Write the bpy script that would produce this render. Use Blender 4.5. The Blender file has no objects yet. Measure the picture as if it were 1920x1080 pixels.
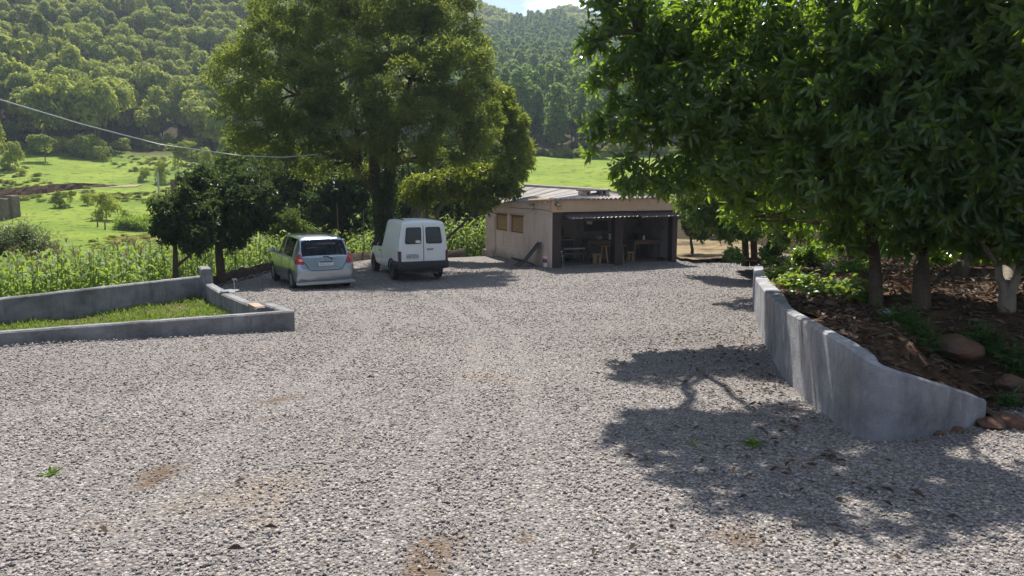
import bpy, bmesh, math, random
import numpy as np
from mathutils import Vector, Matrix, Euler
from mathutils.bvhtree import BVHTree
R = math.radians
rng = np.random.default_rng(7)
random.seed(7)
scene = bpy.context.scene
COL = scene.collection

# ---------------------------------------------------------------- camera
CAM_Z, PITCH, FPX = 3.1, R(8.0), 1450.0
cd = bpy.data.cameras.new('camera'); cam = bpy.data.objects.new('camera', cd); COL.objects.link(cam)
cam.location = (0, 0, CAM_Z); cam.rotation_euler = (R(90) - PITCH, 0, 0)
cd.sensor_width = 36.0; cd.lens = 36.0 * FPX / 1920.0; cd.clip_start = 0.1; cd.clip_end = 6000
scene.camera = cam

# ---------------------------------------------------------------- sky, sun, exposure
SUN_AZ, SUN_EL = R(-6.0), R(56.0)
w = bpy.data.worlds.new('World'); scene.world = w; w.use_nodes = True
nt = w.node_tree; nt.nodes.clear()
sky = nt.nodes.new('ShaderNodeTexSky'); sky.sky_type = 'NISHITA'; sky.sun_disc = False
sky.sun_elevation = SUN_EL; sky.sun_rotation = SUN_AZ; sky.altitude = 400; sky.air_density = 1.0; sky.dust_density = 0.6
tc = nt.nodes.new('ShaderNodeTexCoord')
mp = nt.nodes.new('ShaderNodeMapping'); mp.inputs['Scale'].default_value = (1, 1, 2.4); mp.inputs['Location'].default_value = (3.345, 0.0, 0.36)
nz = nt.nodes.new('ShaderNodeTexNoise'); nz.inputs['Scale'].default_value = 7.0; nz.inputs['Detail'].default_value = 8; nz.inputs['Roughness'].default_value = .55
rp = nt.nodes.new('ShaderNodeValToRGB'); rp.color_ramp.elements[0].position = .55; rp.color_ramp.elements[1].position = .63
mx = nt.nodes.new('ShaderNodeMix'); mx.data_type = 'RGBA'; mx.inputs['B'].default_value = (11.0, 11.2, 11.6, 1)
bg = nt.nodes.new('ShaderNodeBackground'); bg.inputs['Strength'].default_value = 0.075
wo = nt.nodes.new('ShaderNodeOutputWorld')
L = nt.links.new
L(tc.outputs['Generated'], mp.inputs['Vector']); L(mp.outputs[0], nz.inputs['Vector']); L(nz.outputs['Fac'], rp.inputs['Fac'])
L(rp.outputs['Color'], mx.inputs['Factor']); L(sky.outputs[0], mx.inputs['A']); L(mx.outputs['Result'], bg.inputs['Color']); L(bg.outputs[0], wo.inputs[0])
sd = bpy.data.lights.new('sun', 'SUN'); sun = bpy.data.objects.new('sun', sd); COL.objects.link(sun)
sd.energy = 5.0; sd.angle = R(0.53); sd.color = (1.0, 0.95, 0.86)
SUND = Vector((math.sin(SUN_AZ) * math.cos(SUN_EL), math.cos(SUN_AZ) * math.cos(SUN_EL), math.sin(SUN_EL)))
sun.rotation_euler = SUND.to_track_quat('Z', 'Y').to_euler(); sun.location = (0, 0, 60)
vs = scene.view_settings
vs.view_transform = 'Standard'; vs.look = 'None'; vs.exposure = 0.9; vs.gamma = 1.0; vs.use_curve_mapping = False
scene.cycles.max_bounces = 8; scene.cycles.transparent_max_bounces = 12
scene.cycles.volume_bounces = 0
scene.cycles.use_denoising = True

# ---------------------------------------------------------------- helpers
CP, SP = math.cos(PITCH), math.sin(PITCH)
def P(px, py, d):
    """the point that the photograph shows at pixel (px, py), d metres in front of the camera"""
    u, v = (px - 960) / FPX, (540 - py) / FPX
    t = d / (CP + v * SP)
    return Vector((u * t, d, CAM_Z + (v * CP - SP) * t))
def proj(p):
    x, y, z = p[0], p[1], p[2] - CAM_Z
    f = y * CP - z * SP; up = y * SP + z * CP
    return 960 + FPX * x / f, 540 - FPX * up / f
def lot_z(x, y):
    x = np.asarray(x, float); y = np.asarray(y, float)
    t = 22.0 - y
    s = 0.5 * (t + np.sqrt(t * t + 4.0)) - 0.3
    return 0.06 * s + 0.018 * np.sin(x * 1.1 + y * .37) * np.sin(y * .9 - x * .3) + 0.010 * np.sin(2.3 * x + 1.3) * np.cos(1.9 * y) - .012
def G(px, py, f=None):
    f = f or lot_z
    d = 15.0
    for _ in range(60):
        p = P(px, py, d)
        z = float(f(p.x, p.y))
        s = (CAM_Z - p.z) / d
        d = .5 * d + .5 * (CAM_Z - z) / max(s, 1e-4)
    p = P(px, py, d); p.z = float(f(p.x, p.y)); return p
def smooth(a, b, x):
    t = np.clip((np.asarray(x, float) - a) / (b - a), 0, 1); return t * t * (3 - 2 * t)

def tag(o, label=None, cat=None, group=None, kind=None):
    if label: o['label'] = label
    if cat: o['category'] = cat
    if group: o['group'] = group
    if kind: o['kind'] = kind
    return o
def link(name, data, parent=None, loc=None, rot=None):
    o = bpy.data.objects.new(name, data); COL.objects.link(o)
    if parent is not None: o.parent = parent
    if loc is not None: o.location = loc
    if rot is not None: o.rotation_euler = rot
    return o
def empty(name, loc=(0, 0, 0), rz=0.0, label=None, cat=None, group=None):
    o = link(name, None, None, loc, (0, 0, rz)); o.empty_display_size = .2
    return tag(o, label, cat, group)
def copy_tree(o, parent=None):
    c = o.copy(); COL.objects.link(c); c.parent = parent
    for ch in o.children: copy_tree(ch, c)
    return c

def npmesh(name, V, F, mats=(), attr=None, smooth_=False, mi=None):
    """V (n,3), F (m,k) -> mesh"""
    V = np.asarray(V, np.float32); F = np.asarray(F, np.int32)
    me = bpy.data.meshes.new(name)
    k = F.shape[1]; m = F.shape[0]
    me.vertices.add(len(V)); me.vertices.foreach_set('co', V.ravel())
    me.loops.add(m * k); me.loops.foreach_set('vertex_index', F.ravel())
    me.polygons.add(m); me.polygons.foreach_set('loop_start', np.arange(m, dtype=np.int32) * k)
    if mi is not None: me.polygons.foreach_set('material_index', np.asarray(mi, np.int32))
    for x in mats: me.materials.append(x)
    if attr:
        for an, vals in attr.items():
            a = me.attributes.new(an, 'FLOAT', 'POINT'); a.data.foreach_set('value', np.asarray(vals, np.float32))
    me.update(calc_edges=True)
    me.polygons.foreach_set('use_smooth', np.full(m, smooth_))
    me.validate()
    return me

class MB:
    """collects shapes into one mesh"""
    def __init__(s): s.v = []; s.f = []; s.m = []; s.mi = 0; s.M = Matrix()
    def add(s, vs, fs):
        b = len(s.v); s.v += [tuple(s.M @ Vector(v)) for v in vs]
        s.f += [tuple(b + i for i in f) for f in fs]; s.m += [s.mi] * len(fs); return s
    def box(s, x0, x1, y0, y1, z0, z1):
        vs = [(x, y, z) for z in (z0, z1) for y in (y0, y1) for x in (x0, x1)]
        return s.add(vs, [(0, 2, 3, 1), (4, 5, 7, 6), (0, 1, 5, 4), (2, 6, 7, 3), (0, 4, 6, 2), (1, 3, 7, 5)])
    def prism(s, poly, y0, y1, axis='y'):
        n = len(poly)
        if axis == 'y': vs = [(a, y0, b) for a, b in poly] + [(a, y1, b) for a, b in poly]
        elif axis == 'x': vs = [(y0, a, b) for a, b in poly] + [(y1, a, b) for a, b in poly]
        else: vs = [(a, b, y0) for a, b in poly] + [(a, b, y1) for a, b in poly]
        return s.add(vs, [tuple(range(n)), tuple(range(2 * n - 1, n - 1, -1))] + [((i + 1) % n, i, n + i, n + (i + 1) % n) for i in range(n)])
    def tube(s, pts, rad, n=8, caps=True):
        pts = [Vector(p) for p in pts]; rad = rad if hasattr(rad, '__len__') else [rad] * len(pts)
        vs = []; fs = []; ref = None
        for i, p in enumerate(pts):
            t = (pts[min(i + 1, len(pts) - 1)] - pts[max(i - 1, 0)]).normalized()
            if ref is None:
                ref = Vector((1, 0, 0)) if abs(t.x) < .8 else Vector((0, 1, 0))
            a = (ref - t * ref.dot(t)).normalized(); b = t.cross(a); ref = a
            for k in range(n):
                an = 2 * math.pi * k / n
                vs.append(p + (a * math.cos(an) + b * math.sin(an)) * rad[i])
        for i in range(len(pts) - 1):
            for k in range(n):
                fs.append((i * n + k, i * n + (k + 1) % n, (i + 1) * n + (k + 1) % n, (i + 1) * n + k))
        if caps: fs += [tuple(range(n - 1, -1, -1)), tuple((len(pts) - 1) * n + k for k in range(n))]
        return s.add(vs, fs)
    def lathe(s, prof, n=16, c=(0, 0, 0)):
        vs = []; fs = []
        for r, z in prof:
            for k in range(n):
                a = 2 * math.pi * k / n; vs.append((c[0] + r * math.cos(a), c[1] + r * math.sin(a), c[2] + z))
        for i in range(len(prof) - 1):
            for k in range(n):
                fs.append((i * n + k, i * n + (k + 1) % n, (i + 1) * n + (k + 1) % n, (i + 1) * n + k))
        fs += [tuple(range(n - 1, -1, -1)), tuple((len(prof) - 1) * n + k for k in range(n))]
        return s.add(vs, fs)
    def mesh(s, name, mats, smooth_=None, bevel=0):
        me = bpy.data.meshes.new(name); me.from_pydata(s.v, [], s.f)
        mats = mats if isinstance(mats, (list, tuple)) else [mats]
        for x in mats: me.materials.append(x)
        me.polygons.foreach_set('material_index', s.m)
        bm = bmesh.new(); bm.from_mesh(me)
        bmesh.ops.recalc_face_normals(bm, faces=bm.faces)
        if bevel:
            es = [e for e in bm.edges if len(e.link_faces) == 2 and e.calc_face_angle(0) > R(35)]
            bmesh.ops.bevel(bm, geom=es, offset=bevel, segments=2, affect='EDGES', profile=.6, clamp_overlap=True)
        bm.to_mesh(me); bm.free()
        if smooth_ is not None:
            me.polygons.foreach_set('use_smooth', [True] * len(me.polygons)); me.set_sharp_from_angle(angle=R(smooth_))
        return me
    def build(s, name, mats, parent=None, smooth_=None, bevel=0, loc=None, rot=None):
        return link(name, s.mesh(name, mats, smooth_, bevel), parent, loc, rot)

# ---------------------------------------------------------------- materials
def mat(name):
    m = bpy.data.materials.new(name); m.use_nodes = True
    n = m.node_tree; n.nodes.clear(); o = n.nodes.new('ShaderNodeOutputMaterial'); return m, n, o
def node(n, t, **kw):
    x = n.nodes.new(t)
    for k, v in kw.items():
        if k in x.inputs: x.inputs[k].default_value = v
        else: setattr(x, k, v)
    return x
def c4(c): return (c[0], c[1], c[2], 1.0)
def mixc(n, fac, a, b, blend='MIX'):
    x = n.nodes.new('ShaderNodeMix'); x.data_type = 'RGBA'; x.blend_type = blend
    for key, v in (('Factor', fac), ('A', a), ('B', b)):
        if hasattr(v, 'links') or hasattr(v, 'is_linked'): n.links.new(v, x.inputs[key])
        elif key == 'Factor': x.inputs[key].default_value = v
        else: x.inputs[key].default_value = c4(v)
    return x.outputs['Result']
def ramp(n, src, stops):
    x = n.nodes.new('ShaderNodeValToRGB'); e = x.color_ramp.elements
    e[0].position = stops[0][0]; e[0].color = c4(stops[0][1]); e[1].position = stops[-1][0]; e[1].color = c4(stops[-1][1])
    for p, c in stops[1:-1]: k = e.new(p); k.color = c4(c)
    n.links.new(src, x.inputs['Fac']); return x.outputs['Color']
def noise(n, scale, detail=4, rough=.55, vec=None, out='Fac', lac=2.0):
    x = node(n, 'ShaderNodeTexNoise', Scale=scale, Detail=detail, Roughness=rough)
    if vec is not None: n.links.new(vec, x.inputs['Vector'])
    return x.outputs[out]
def bump(n, h, strength=.3, dist=.02, nrm=None):
    b = node(n, 'ShaderNodeBump', Strength=strength, Distance=dist); n.links.new(h, b.inputs['Height'])
    if nrm is not None: n.links.new(nrm, b.inputs['Normal'])
    return b.outputs['Normal']
def objco(n): return n.nodes.new('ShaderNodeTexCoord').outputs['Object']
def worldco(n): return n.nodes.new('ShaderNodeNewGeometry').outputs['Position']
def plain(name, col, rough=.6, metal=0.0, var=.15, scale=6.0, bs=.15, bd=.01, spec=.5, coat=0.0, stain=None, stretch=None):
    m, n, o = mat(name); p = node(n, 'ShaderNodeBsdfPrincipled', Roughness=rough, Metallic=metal)
    p.inputs['Specular IOR Level'].default_value = spec; p.inputs['Coat Weight'].default_value = coat
    co = objco(n)
    if stretch:
        mpn = node(n, 'ShaderNodeMapping'); mpn.inputs['Scale'].default_value = stretch; n.links.new(co, mpn.inputs['Vector']); co = mpn.outputs[0]
    f = noise(n, scale, 6, .6, co)
    c = ramp(n, f, [(.25, [x * (1 - var) for x in col]), (.75, [min(1, x * (1 + var)) for x in col])])
    if stain:
        f2 = noise(n, stain[1], 5, .6, co); k = ramp(n, f2, [(stain[2], (0, 0, 0)), (stain[2] + .15, (1, 1, 1))]); c = mixc(n, k, c, stain[0])
    n.links.new(c, p.inputs['Base Color'])
    if bs: n.links.new(bump(n, noise(n, scale * 6, 5, .6, co), bs, bd), p.inputs['Normal'])
    n.links.new(p.outputs[0], o.inputs[0]); return m
def leafmat(name, dark, light, trans, tw=.4, rough=.42, spec=.5, vary=.35, hue=None):
    """leaf: glossy upper face plus light that shines through; shade varies leaf by leaf and tree by tree"""
    m, n, o = mat(name)
    a = n.nodes.new('ShaderNodeAttribute'); a.attribute_name = 'rnd'
    oi = n.nodes.new('ShaderNodeObjectInfo')
    c = mixc(n, a.outputs['Fac'], dark, light)
    if hue is not None:
        c = mixc(n, ramp(n, oi.outputs['Random'], [(.25, (0, 0, 0)), (1, (1, 1, 1))]), c, hue, 'MIX')
    hs = node(n, 'ShaderNodeHueSaturation'); n.links.new(c, hs.inputs['Color'])
    mr = node(n, 'ShaderNodeMapRange'); mr.inputs['To Min'].default_value = 1 - vary; mr.inputs['To Max'].default_value = 1 + vary
    n.links.new(oi.outputs['Random'], mr.inputs['Value']); n.links.new(mr.outputs[0], hs.inputs['Value'])
    p = node(n, 'ShaderNodeBsdfPrincipled', Roughness=rough); p.inputs['Specular IOR Level'].default_value = spec
    n.links.new(hs.outputs[0], p.inputs['Base Color'])
    t = node(n, 'ShaderNodeBsdfTranslucent')
    tm = mixc(n, a.outputs['Fac'], [x * .75 for x in trans], trans); n.links.new(tm, t.inputs['Color'])
    mxs = node(n, 'ShaderNodeMixShader', Fac=tw); n.links.new(p.outputs[0], mxs.inputs[1]); n.links.new(t.outputs[0], mxs.inputs[2])
    n.links.new(mxs.outputs[0], o.inputs[0]); return m
# ================================================================ terrain
def seg_dist(x, y, poly):
    """signed distance to a closed polygon, negative inside"""
    x = np.asarray(x, float); y = np.asarray(y, float); d = np.full(x.shape, 1e9); ins = np.zeros(x.shape, bool)
    n = len(poly)
    for i in range(n):
        ax, ay = poly[i]; bx, by = poly[(i + 1) % n]
        ex, ey = bx - ax, by - ay; L2 = ex * ex + ey * ey
        t = np.clip(((x - ax) * ex + (y - ay) * ey) / L2, 0, 1)
        d = np.minimum(d, np.hypot(x - ax - t * ex, y - ay - t * ey))
        c = ((ay > y) != (by > y)); ins ^= c & (x < (bx - ax) * (y - ay) / (by - ay + 1e-12) + ax)
    return np.where(ins, -d, d)
# outline of the whole levelled yard (lot, grass plot, shed pad)
YARD = [(-40, -30), (30, -30), (30, 31), (9.5, 33.5), (2, 33.5), (-1.4, 31.6), (-5.6, 30.8), (-8.6, 26.4), (-9.0, 21.5), (-7.5, 18.3), (-9.9, 14.6), (-26, -10)]
TL = np.array([(0, .4), (30, -.8), (45, -1.4), (60, -1.65), (85, -.6), (115, 2.0), (150, 6.8), (162, 9.0), (200, 26), (300, 78), (450, 158), (650, 235), (800, 255), (1100, 210), (2500, 60), (5000, 0)])
TR = np.array([(0, .4), (34, -.4), (45, 1.0), (60, 2.5), (95, 4.7), (132, 7.0), (145, 8.2), (200, 19), (300, 43), (400, 67), (470, 84), (540, 102), (610, 119), (660, 129), (700, 131), (800, 118), (1100, 100), (2500, 40), (5000, 0)])
def far_z(x, y):
    r = np.hypot(x, y); th = np.degrees(np.arctan2(x, y))
    l = np.interp(r, TL[:, 0], TL[:, 1]); rr = np.interp(r, TR[:, 0], TR[:, 1])
    k = smooth(-13, -3.5, th); z = l * (1 - k) + rr * k
    # crest of the right-hand ridge dips and rises
    z = z + smooth(350, 650, r) * k * (3.5 * np.sin(np.radians(th) * 60 + 3.6) - 9 * smooth(4.2, 9, th) + 14 * (1 - smooth(-5, 0, th)))
    z = z + smooth(160, 320, r) * (2.5 * np.sin(x * .021 + 1.7) * np.sin(y * .017) + 1.5 * np.sin(x * .05 + y * .03))
    z = z + smooth(40, 70, r) * (1 - smooth(140, 170, r)) * (.45 * np.sin(x * .11) * np.sin(y * .08 + 1) + .2 * np.sin(x * .31 + y * .2))
    back = smooth(100, 140, np.abs(th))       # behind the camera the land stays gentle
    return z * (1 - back) + (2.5 + .02 * r) * back
def terrain_z(x, y):
    x = np.asarray(x, float); y = np.asarray(y, float)
    s = seg_dist(x, y, YARD)
    near = lot_z(x, y) - .35
    k = smooth(.25, 2.2, s)
    base = far_z(x, y)
    r = np.hypot(x, y)
    base = np.where((x > 9) & (r < 60), base + .6 * smooth(9, 14, x), base)
    return near * (1 - k) + base * k
def tz(x, y): return float(terrain_z(np.array([x]), np.array([y]))[0])
ths = np.concatenate([np.arange(-180, -46, 4.0), np.arange(-46, 46, .4), np.arange(46, 180, 4.0)])
rs = np.concatenate([[0.5], np.arange(2, 40, .6), 40 * 1.035 ** np.arange(0, 140)])
TT, RR = np.meshgrid(np.radians(ths), rs)
X, Y = RR * np.sin(TT), RR * np.cos(TT)
Z = terrain_z(X, Y)
nr, nth = X.shape
V = np.stack([X.ravel(), Y.ravel(), Z.ravel()], 1)
i, j = np.meshgrid(np.arange(nr - 1), np.arange(nth), indexing='ij'); j2 = (j + 1) % nth
F = np.stack([i * nth + j, i * nth + j2, (i + 1) * nth + j2, (i + 1) * nth + j], -1).reshape(-1, 4)
m_meadow, n, o = mat('meadow_grass')
p = node(n, 'ShaderNodeBsdfPrincipled', Roughness=.9); p.inputs['Specular IOR Level'].default_value = .1
wc = worldco(n)
c = ramp(n, noise(n, .09, 6, .6, wc), [(.28, (.085, .14, .02)), (.45, (.17, .24, .03)), (.6, (.235, .30, .042)), (.8, (.27, .28, .08))])
sp = ramp(n, noise(n, .9, 6, .7, wc), [(.36, (1, 1, 1)), (.46, (0, 0, 0))])
c = mixc(n, sp, c, (.05, .085, .015))
at = n.nodes.new('ShaderNodeAttribute'); at.attribute_name = 'soil'
c = mixc(n, at.outputs['Fac'], c, (.055, .042, .022))
n.links.new(c, p.inputs['Base Color'])
n.links.new(bump(n, noise(n, 2.2, 6, .7, wc), .9, .35), p.inputs['Normal']); n.links.new(p.outputs[0], o.inputs[0])
rr_ = np.hypot(V[:, 0], V[:, 1])
thv = np.degrees(np.arctan2(V[:, 0], V[:, 1]))
soil = np.maximum(1 - smooth(30, 46, rr_), np.clip(smooth(148, 165, rr_ + 6 * np.sin(thv * .7)), 0, 1))
soilr = np.maximum(smooth(133, 140, rr_), 1 - smooth(44, 52, rr_)); kq = smooth(-9, -4, thv); soil = soil * (1 - kq) + soilr * kq
o_ = link('terrain', npmesh('terrain', V, F, [m_meadow], {'soil': soil}, True)); tag(o_, kind='structure')

# ---------------------------------------------------------------- gravel lot
m_gravel, n, o = mat('crushed_stone')
p = node(n, 'ShaderNodeBsdfPrincipled', Roughness=.85); p.inputs['Specular IOR Level'].default_value = .25
wc = worldco(n)
vo = node(n, 'ShaderNodeTexVoronoi', Scale=38.0); n.links.new(wc, vo.inputs['Vector'])
sep = n.nodes.new('ShaderNodeSeparateColor'); n.links.new(vo.outputs['Color'], sep.inputs[0])
c = ramp(n, sep.outputs[0], [(0, (.15, .136, .13)), (.4, (.24, .217, .206)), (.75, (.32, .29, .275)), (1, (.46, .415, .39))])
gap = ramp(n, vo.outputs['Distance'], [(.35, (0, 0, 0)), (.75, (1, 1, 1))])
c = mixc(n, gap, c, (.12, .108, .10))
brn = ramp(n, noise(n, .55, 6, .65, wc), [(.60, (0, 0, 0)), (.72, (1, 1, 1))])
c = mixc(n, mixc(n, .35, (0, 0, 0), brn), c, (.27, .19, .11))
big = ramp(n, noise(n, .16, 3, .5, wc), [(.3, (.86, .86, .86)), (.7, (1.1, 1.1, 1.1))])
c = mixc(n, 1.0, c, big, 'MULTIPLY')
at = n.nodes.new('ShaderNodeAttribute'); at.attribute_name = 'dirt'
dn = noise(n, 9, 6, .7, wc)
k = node(n, 'ShaderNodeMath', operation='MULTIPLY_ADD'); n.links.new(at.outputs['Fac'], k.inputs[0]); k.inputs[1].default_value = 1.9
k2 = node(n, 'ShaderNodeMath', operation='SUBTRACT'); n.links.new(dn, k2.inputs[0]); k2.inputs[1].default_value = 1.15; n.links.new(k2.outputs[0], k.inputs[2]); k.use_clamp = True
c = mixc(n, k.outputs[0], c, (.135, .09, .058))
n.links.new(c, p.inputs['Base Color'])
inv = node(n, 'ShaderNodeMath', operation='SUBTRACT'); inv.inputs[0].default_value = 1.0; n.links.new(vo.outputs['Distance'], inv.inputs[1])
n.links.new(bump(n, inv.outputs[0], 1.0, .022), p.inputs['Normal']); n.links.new(p.outputs[0], o.inputs[0])
# brown earth showing through: (px, py, radius)
DIRT = [(300, 885, .19), (275, 905, .13), (810, 1035, .20), (790, 1070, .16), (850, 1010, .10), (520, 748, .12), (495, 752, .10), (490, 785, .07), (255, 730, .09), (235, 733, .07), (385, 655, .09), (1390, 1005, .15), (1350, 1000, .09), (990, 1010, .06), (215, 798, .06), (180, 858, .05), (560, 745, .10)]
DIRTW = [(G(a, b), r_) for a, b, r_ in DIRT]
LOT = [(-24, -8), (16, -8), (16, 31.8), (9.5, 34), (2, 34), (-1.2, 31.9), (-5.5, 31.0), (-8.5, 26.5), (-8.9, 21.5), (-7.35, 18.0), (-3.95, 13.5), (-7.8, 11.72), (-24, 4.7)]
# back left corner: yard inside the plot stays without gravel
gx = np.concatenate([np.arange(-24, -10, .5), np.arange(-10, 8, .12), np.arange(8, 16.1, .5)]); gy = np.concatenate([np.arange(-8, 2, .5), np.arange(2, 14, .12), np.arange(14, 34.2, .2)])
X, Y = np.meshgrid(gx, gy); Z = lot_z(X, Y)
sd_ = seg_dist(X, Y, LOT)
dirt = np.zeros(X.shape)
for g, r_ in DIRTW: dirt = np.maximum(dirt, np.exp(-(((X - g.x) / r_) ** 2 + ((Y - g.y) / (r_ * 1.5)) ** 2)))
Z = Z - .012 * dirt - .16 * smooth(-.5, .15, sd_)
keep = sd_ < .2
ny, nx = X.shape; idx = np.arange(nx * ny).reshape(ny, nx)
q = np.stack([idx[:-1, :-1], idx[:-1, 1:], idx[1:, 1:], idx[1:, :-1]], -1).reshape(-1, 4)
kk = keep.ravel()[q].all(1)
lot = link('gravel_ground', npmesh('gravel_ground', np.stack([X.ravel(), Y.ravel(), Z.ravel()], 1), q[kk], [m_gravel], {'dirt': dirt.ravel()}, True)); tag(lot, kind='structure')

# ---------------------------------------------------------------- geometry-node scatter of uncountable stuff
def scatter(name, pts, rot, scl, idx, sources, matr=None, label=None, cat=None):
    me = bpy.data.meshes.new(name); me.vertices.add(len(pts)); me.vertices.foreach_set('co', np.asarray(pts, np.float32).ravel())
    a = me.attributes.new('rot', 'FLOAT_VECTOR', 'POINT'); a.data.foreach_set('vector', np.asarray(rot, np.float32).ravel())
    a = me.attributes.new('scl', 'FLOAT_VECTOR', 'POINT'); a.data.foreach_set('vector', np.asarray(scl, np.float32).ravel())
    a = me.attributes.new('pick', 'INT', 'POINT'); a.data.foreach_set('value', np.asarray(idx, np.int32))
    o = link(name, me)
    g = bpy.data.node_groups.new(name, 'GeometryNodeTree')
    g.interface.new_socket('Geometry', in_out='INPUT', socket_type='NodeSocketGeometry'); g.interface.new_socket('Geometry', in_out='OUTPUT', socket_type='NodeSocketGeometry')
    gi = g.nodes.new('NodeGroupInput'); go = g.nodes.new('NodeGroupOutput')
    ip = g.nodes.new('GeometryNodeInstanceOnPoints'); m2p = g.nodes.new('GeometryNodeMeshToPoints')
    jn = g.nodes.new('GeometryNodeJoinGeometry')
    for so in reversed(sources):
        oi = g.nodes.new('GeometryNodeObjectInfo'); oi.inputs['Object'].default_value = so; oi.inputs['As Instance'].default_value = True
        g.links.new(oi.outputs['Geometry'], jn.inputs[0])
    def at(nm, ty):
        x = g.nodes.new('GeometryNodeInputNamedAttribute'); x.data_type = ty; x.inputs['Name'].default_value = nm; return x.outputs['Attribute']
    e2r = g.nodes.new('FunctionNodeEulerToRotation')
    g.links.new(at('rot', 'FLOAT_VECTOR'), e2r.inputs[0])
    g.links.new(gi.outputs[0], m2p.inputs[0]); g.links.new(m2p.outputs[0], ip.inputs['Points']); g.links.new(jn.outputs[0], ip.inputs['Instance'])
    ip.inputs['Pick Instance'].default_value = True
    g.links.new(at('pick', 'INT'), ip.inputs['Instance Index']); g.links.new(e2r.outputs[0], ip.inputs['Rotation']); g.links.new(at('scl', 'FLOAT_VECTOR'), ip.inputs['Scale'])
    g.links.new(ip.outputs[0], go.inputs[0])
    mo = o.modifiers.new('scatter', 'NODES'); mo.node_group = g
    tag(o, label, cat, kind='stuff'); return o
def source(name, me): return bpy.data.objects.new(name, me)     # shape for scatter(), never linked itself

# ---------------------------------------------------------------- crushed stones
def stone_mesh(name, m, seed, flat=.6):
    r_ = np.random.default_rng(seed); bm = bmesh.new(); bmesh.ops.create_icosphere(bm, subdivisions=1, radius=.5)
    for v in bm.verts:
        v.co *= r_.uniform(.7, 1.15); v.co.z *= flat; v.co.x *= 1.2
    for _ in range(3):       # knock flat facets off
        d = Vector(r_.normal(size=3)).normalized(); h = r_.uniform(.25, .36)
        for v in bm.verts:
            e = v.co.dot(d) - h
            if e > 0: v.co -= d * e
    me = bpy.data.meshes.new(name); bm.to_mesh(me); bm.free(); me.materials.append(m); return me
m_stone, n, o = mat('basalt_chip')
p = node(n, 'ShaderNodeBsdfPrincipled', Roughness=.75); p.inputs['Specular IOR Level'].default_value = .35
oi = n.nodes.new('ShaderNodeObjectInfo')
c = ramp(n, oi.outputs['Random'], [(0, (.185, .166, .158)), (.35, (.25, .225, .213)), (.7, (.30, .27, .255)), (.90, (.355, .32, .302)), (.95, (.32, .25, .18)), (1, (.42, .378, .355))])
n.links.new(c, p.inputs['Base Color']); n.links.new(p.outputs[0], o.inputs[0])
STONES = [source('chip', stone_mesh('chip', m_stone, 100 + k, .55 + .08 * (k % 3))) for k in range(6)]
TRK = [[(700, 1080), (790, 860), (880, 700), (900, 620), (840, 575), (770, 545)], [(1010, 1080), (1000, 860), (985, 700), (960, 620), (900, 578), (840, 548)], [(180, 1080), (420, 830), (620, 690), (700, 620), (660, 580)]]
TRKW = [[G(a, b).xy for a, b in t_] for t_ in TRK]
def track_d(x, y):
    d = np.full(x.shape, 1e9)
    for t_ in TRKW:
        for k in range(len(t_) - 1):
            a, b = t_[k], t_[k + 1]; e = b - a; t = np.clip(((x - a.x) * e.x + (y - a.y) * e.y) / e.length_squared, 0, 1); d = np.minimum(d, np.hypot(x - a.x - t * e.x, y - a.y - t * e.y))
    return d
def stone_field():
    N = 360000
    # area-uniform in distance bands, thinning with distance
    d = 2.6 + 27 * rng.random(N) ** 1.45
    x = (rng.random(N) * 2 - 1) * (d * .76 + 1.9)
    s = seg_dist(x, d, LOT); ok = s < -.05
    # not under the right-hand wall
    x, d = x[ok], d[ok]
    z = lot_z(x, d)
    dirt = np.zeros(len(x))
    for g, r_ in DIRTW: dirt = np.maximum(dirt, np.exp(-(((x - g.x) / (r_ * .9)) ** 2 + ((d - g.y) / (r_ * 1.4)) ** 2)))
    trk = np.exp(-(track_d(x, d) / .16) ** 2); pat = .5 + .25 * np.sin(x * 1.3 + 2 * np.sin(d * .7)) + .25 * np.sin(d * 1.9 + 1.7 * np.sin(x * .9 + 1))
    ok = rng.random(len(x)) > np.maximum(np.maximum(dirt * .66, trk * .5), .3 * pat)
    trk, pat = trk[ok], pat[ok]
    x, d, z = x[ok], d[ok], z[ok]; k = len(x)
    size = (.0105 + .024 * rng.random(k) ** 2.8) * (1 + np.clip(d - 7, 0, 25) * .03) * (1.12 - .25 * pat) * (1 - .25 * trk)
    rot = np.stack([rng.normal(0, .26, k), rng.normal(0, .26, k), rng.random(k) * 6.28], 1)
    scl = np.stack([size * rng.uniform(.8, 1.3, k), size * rng.uniform(.8, 1.2, k), size * rng.uniform(.8, 1.2, k)], 1)
    pts = np.stack([x, d, z + size * rng.uniform(.05, .35, k)], 1)
    return scatter('gravel_stones', pts, rot, scl, rng.integers(0, 6, k), STONES, label='grey crushed stone gravel covering the yard', cat='gravel')
stone_field()


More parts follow.
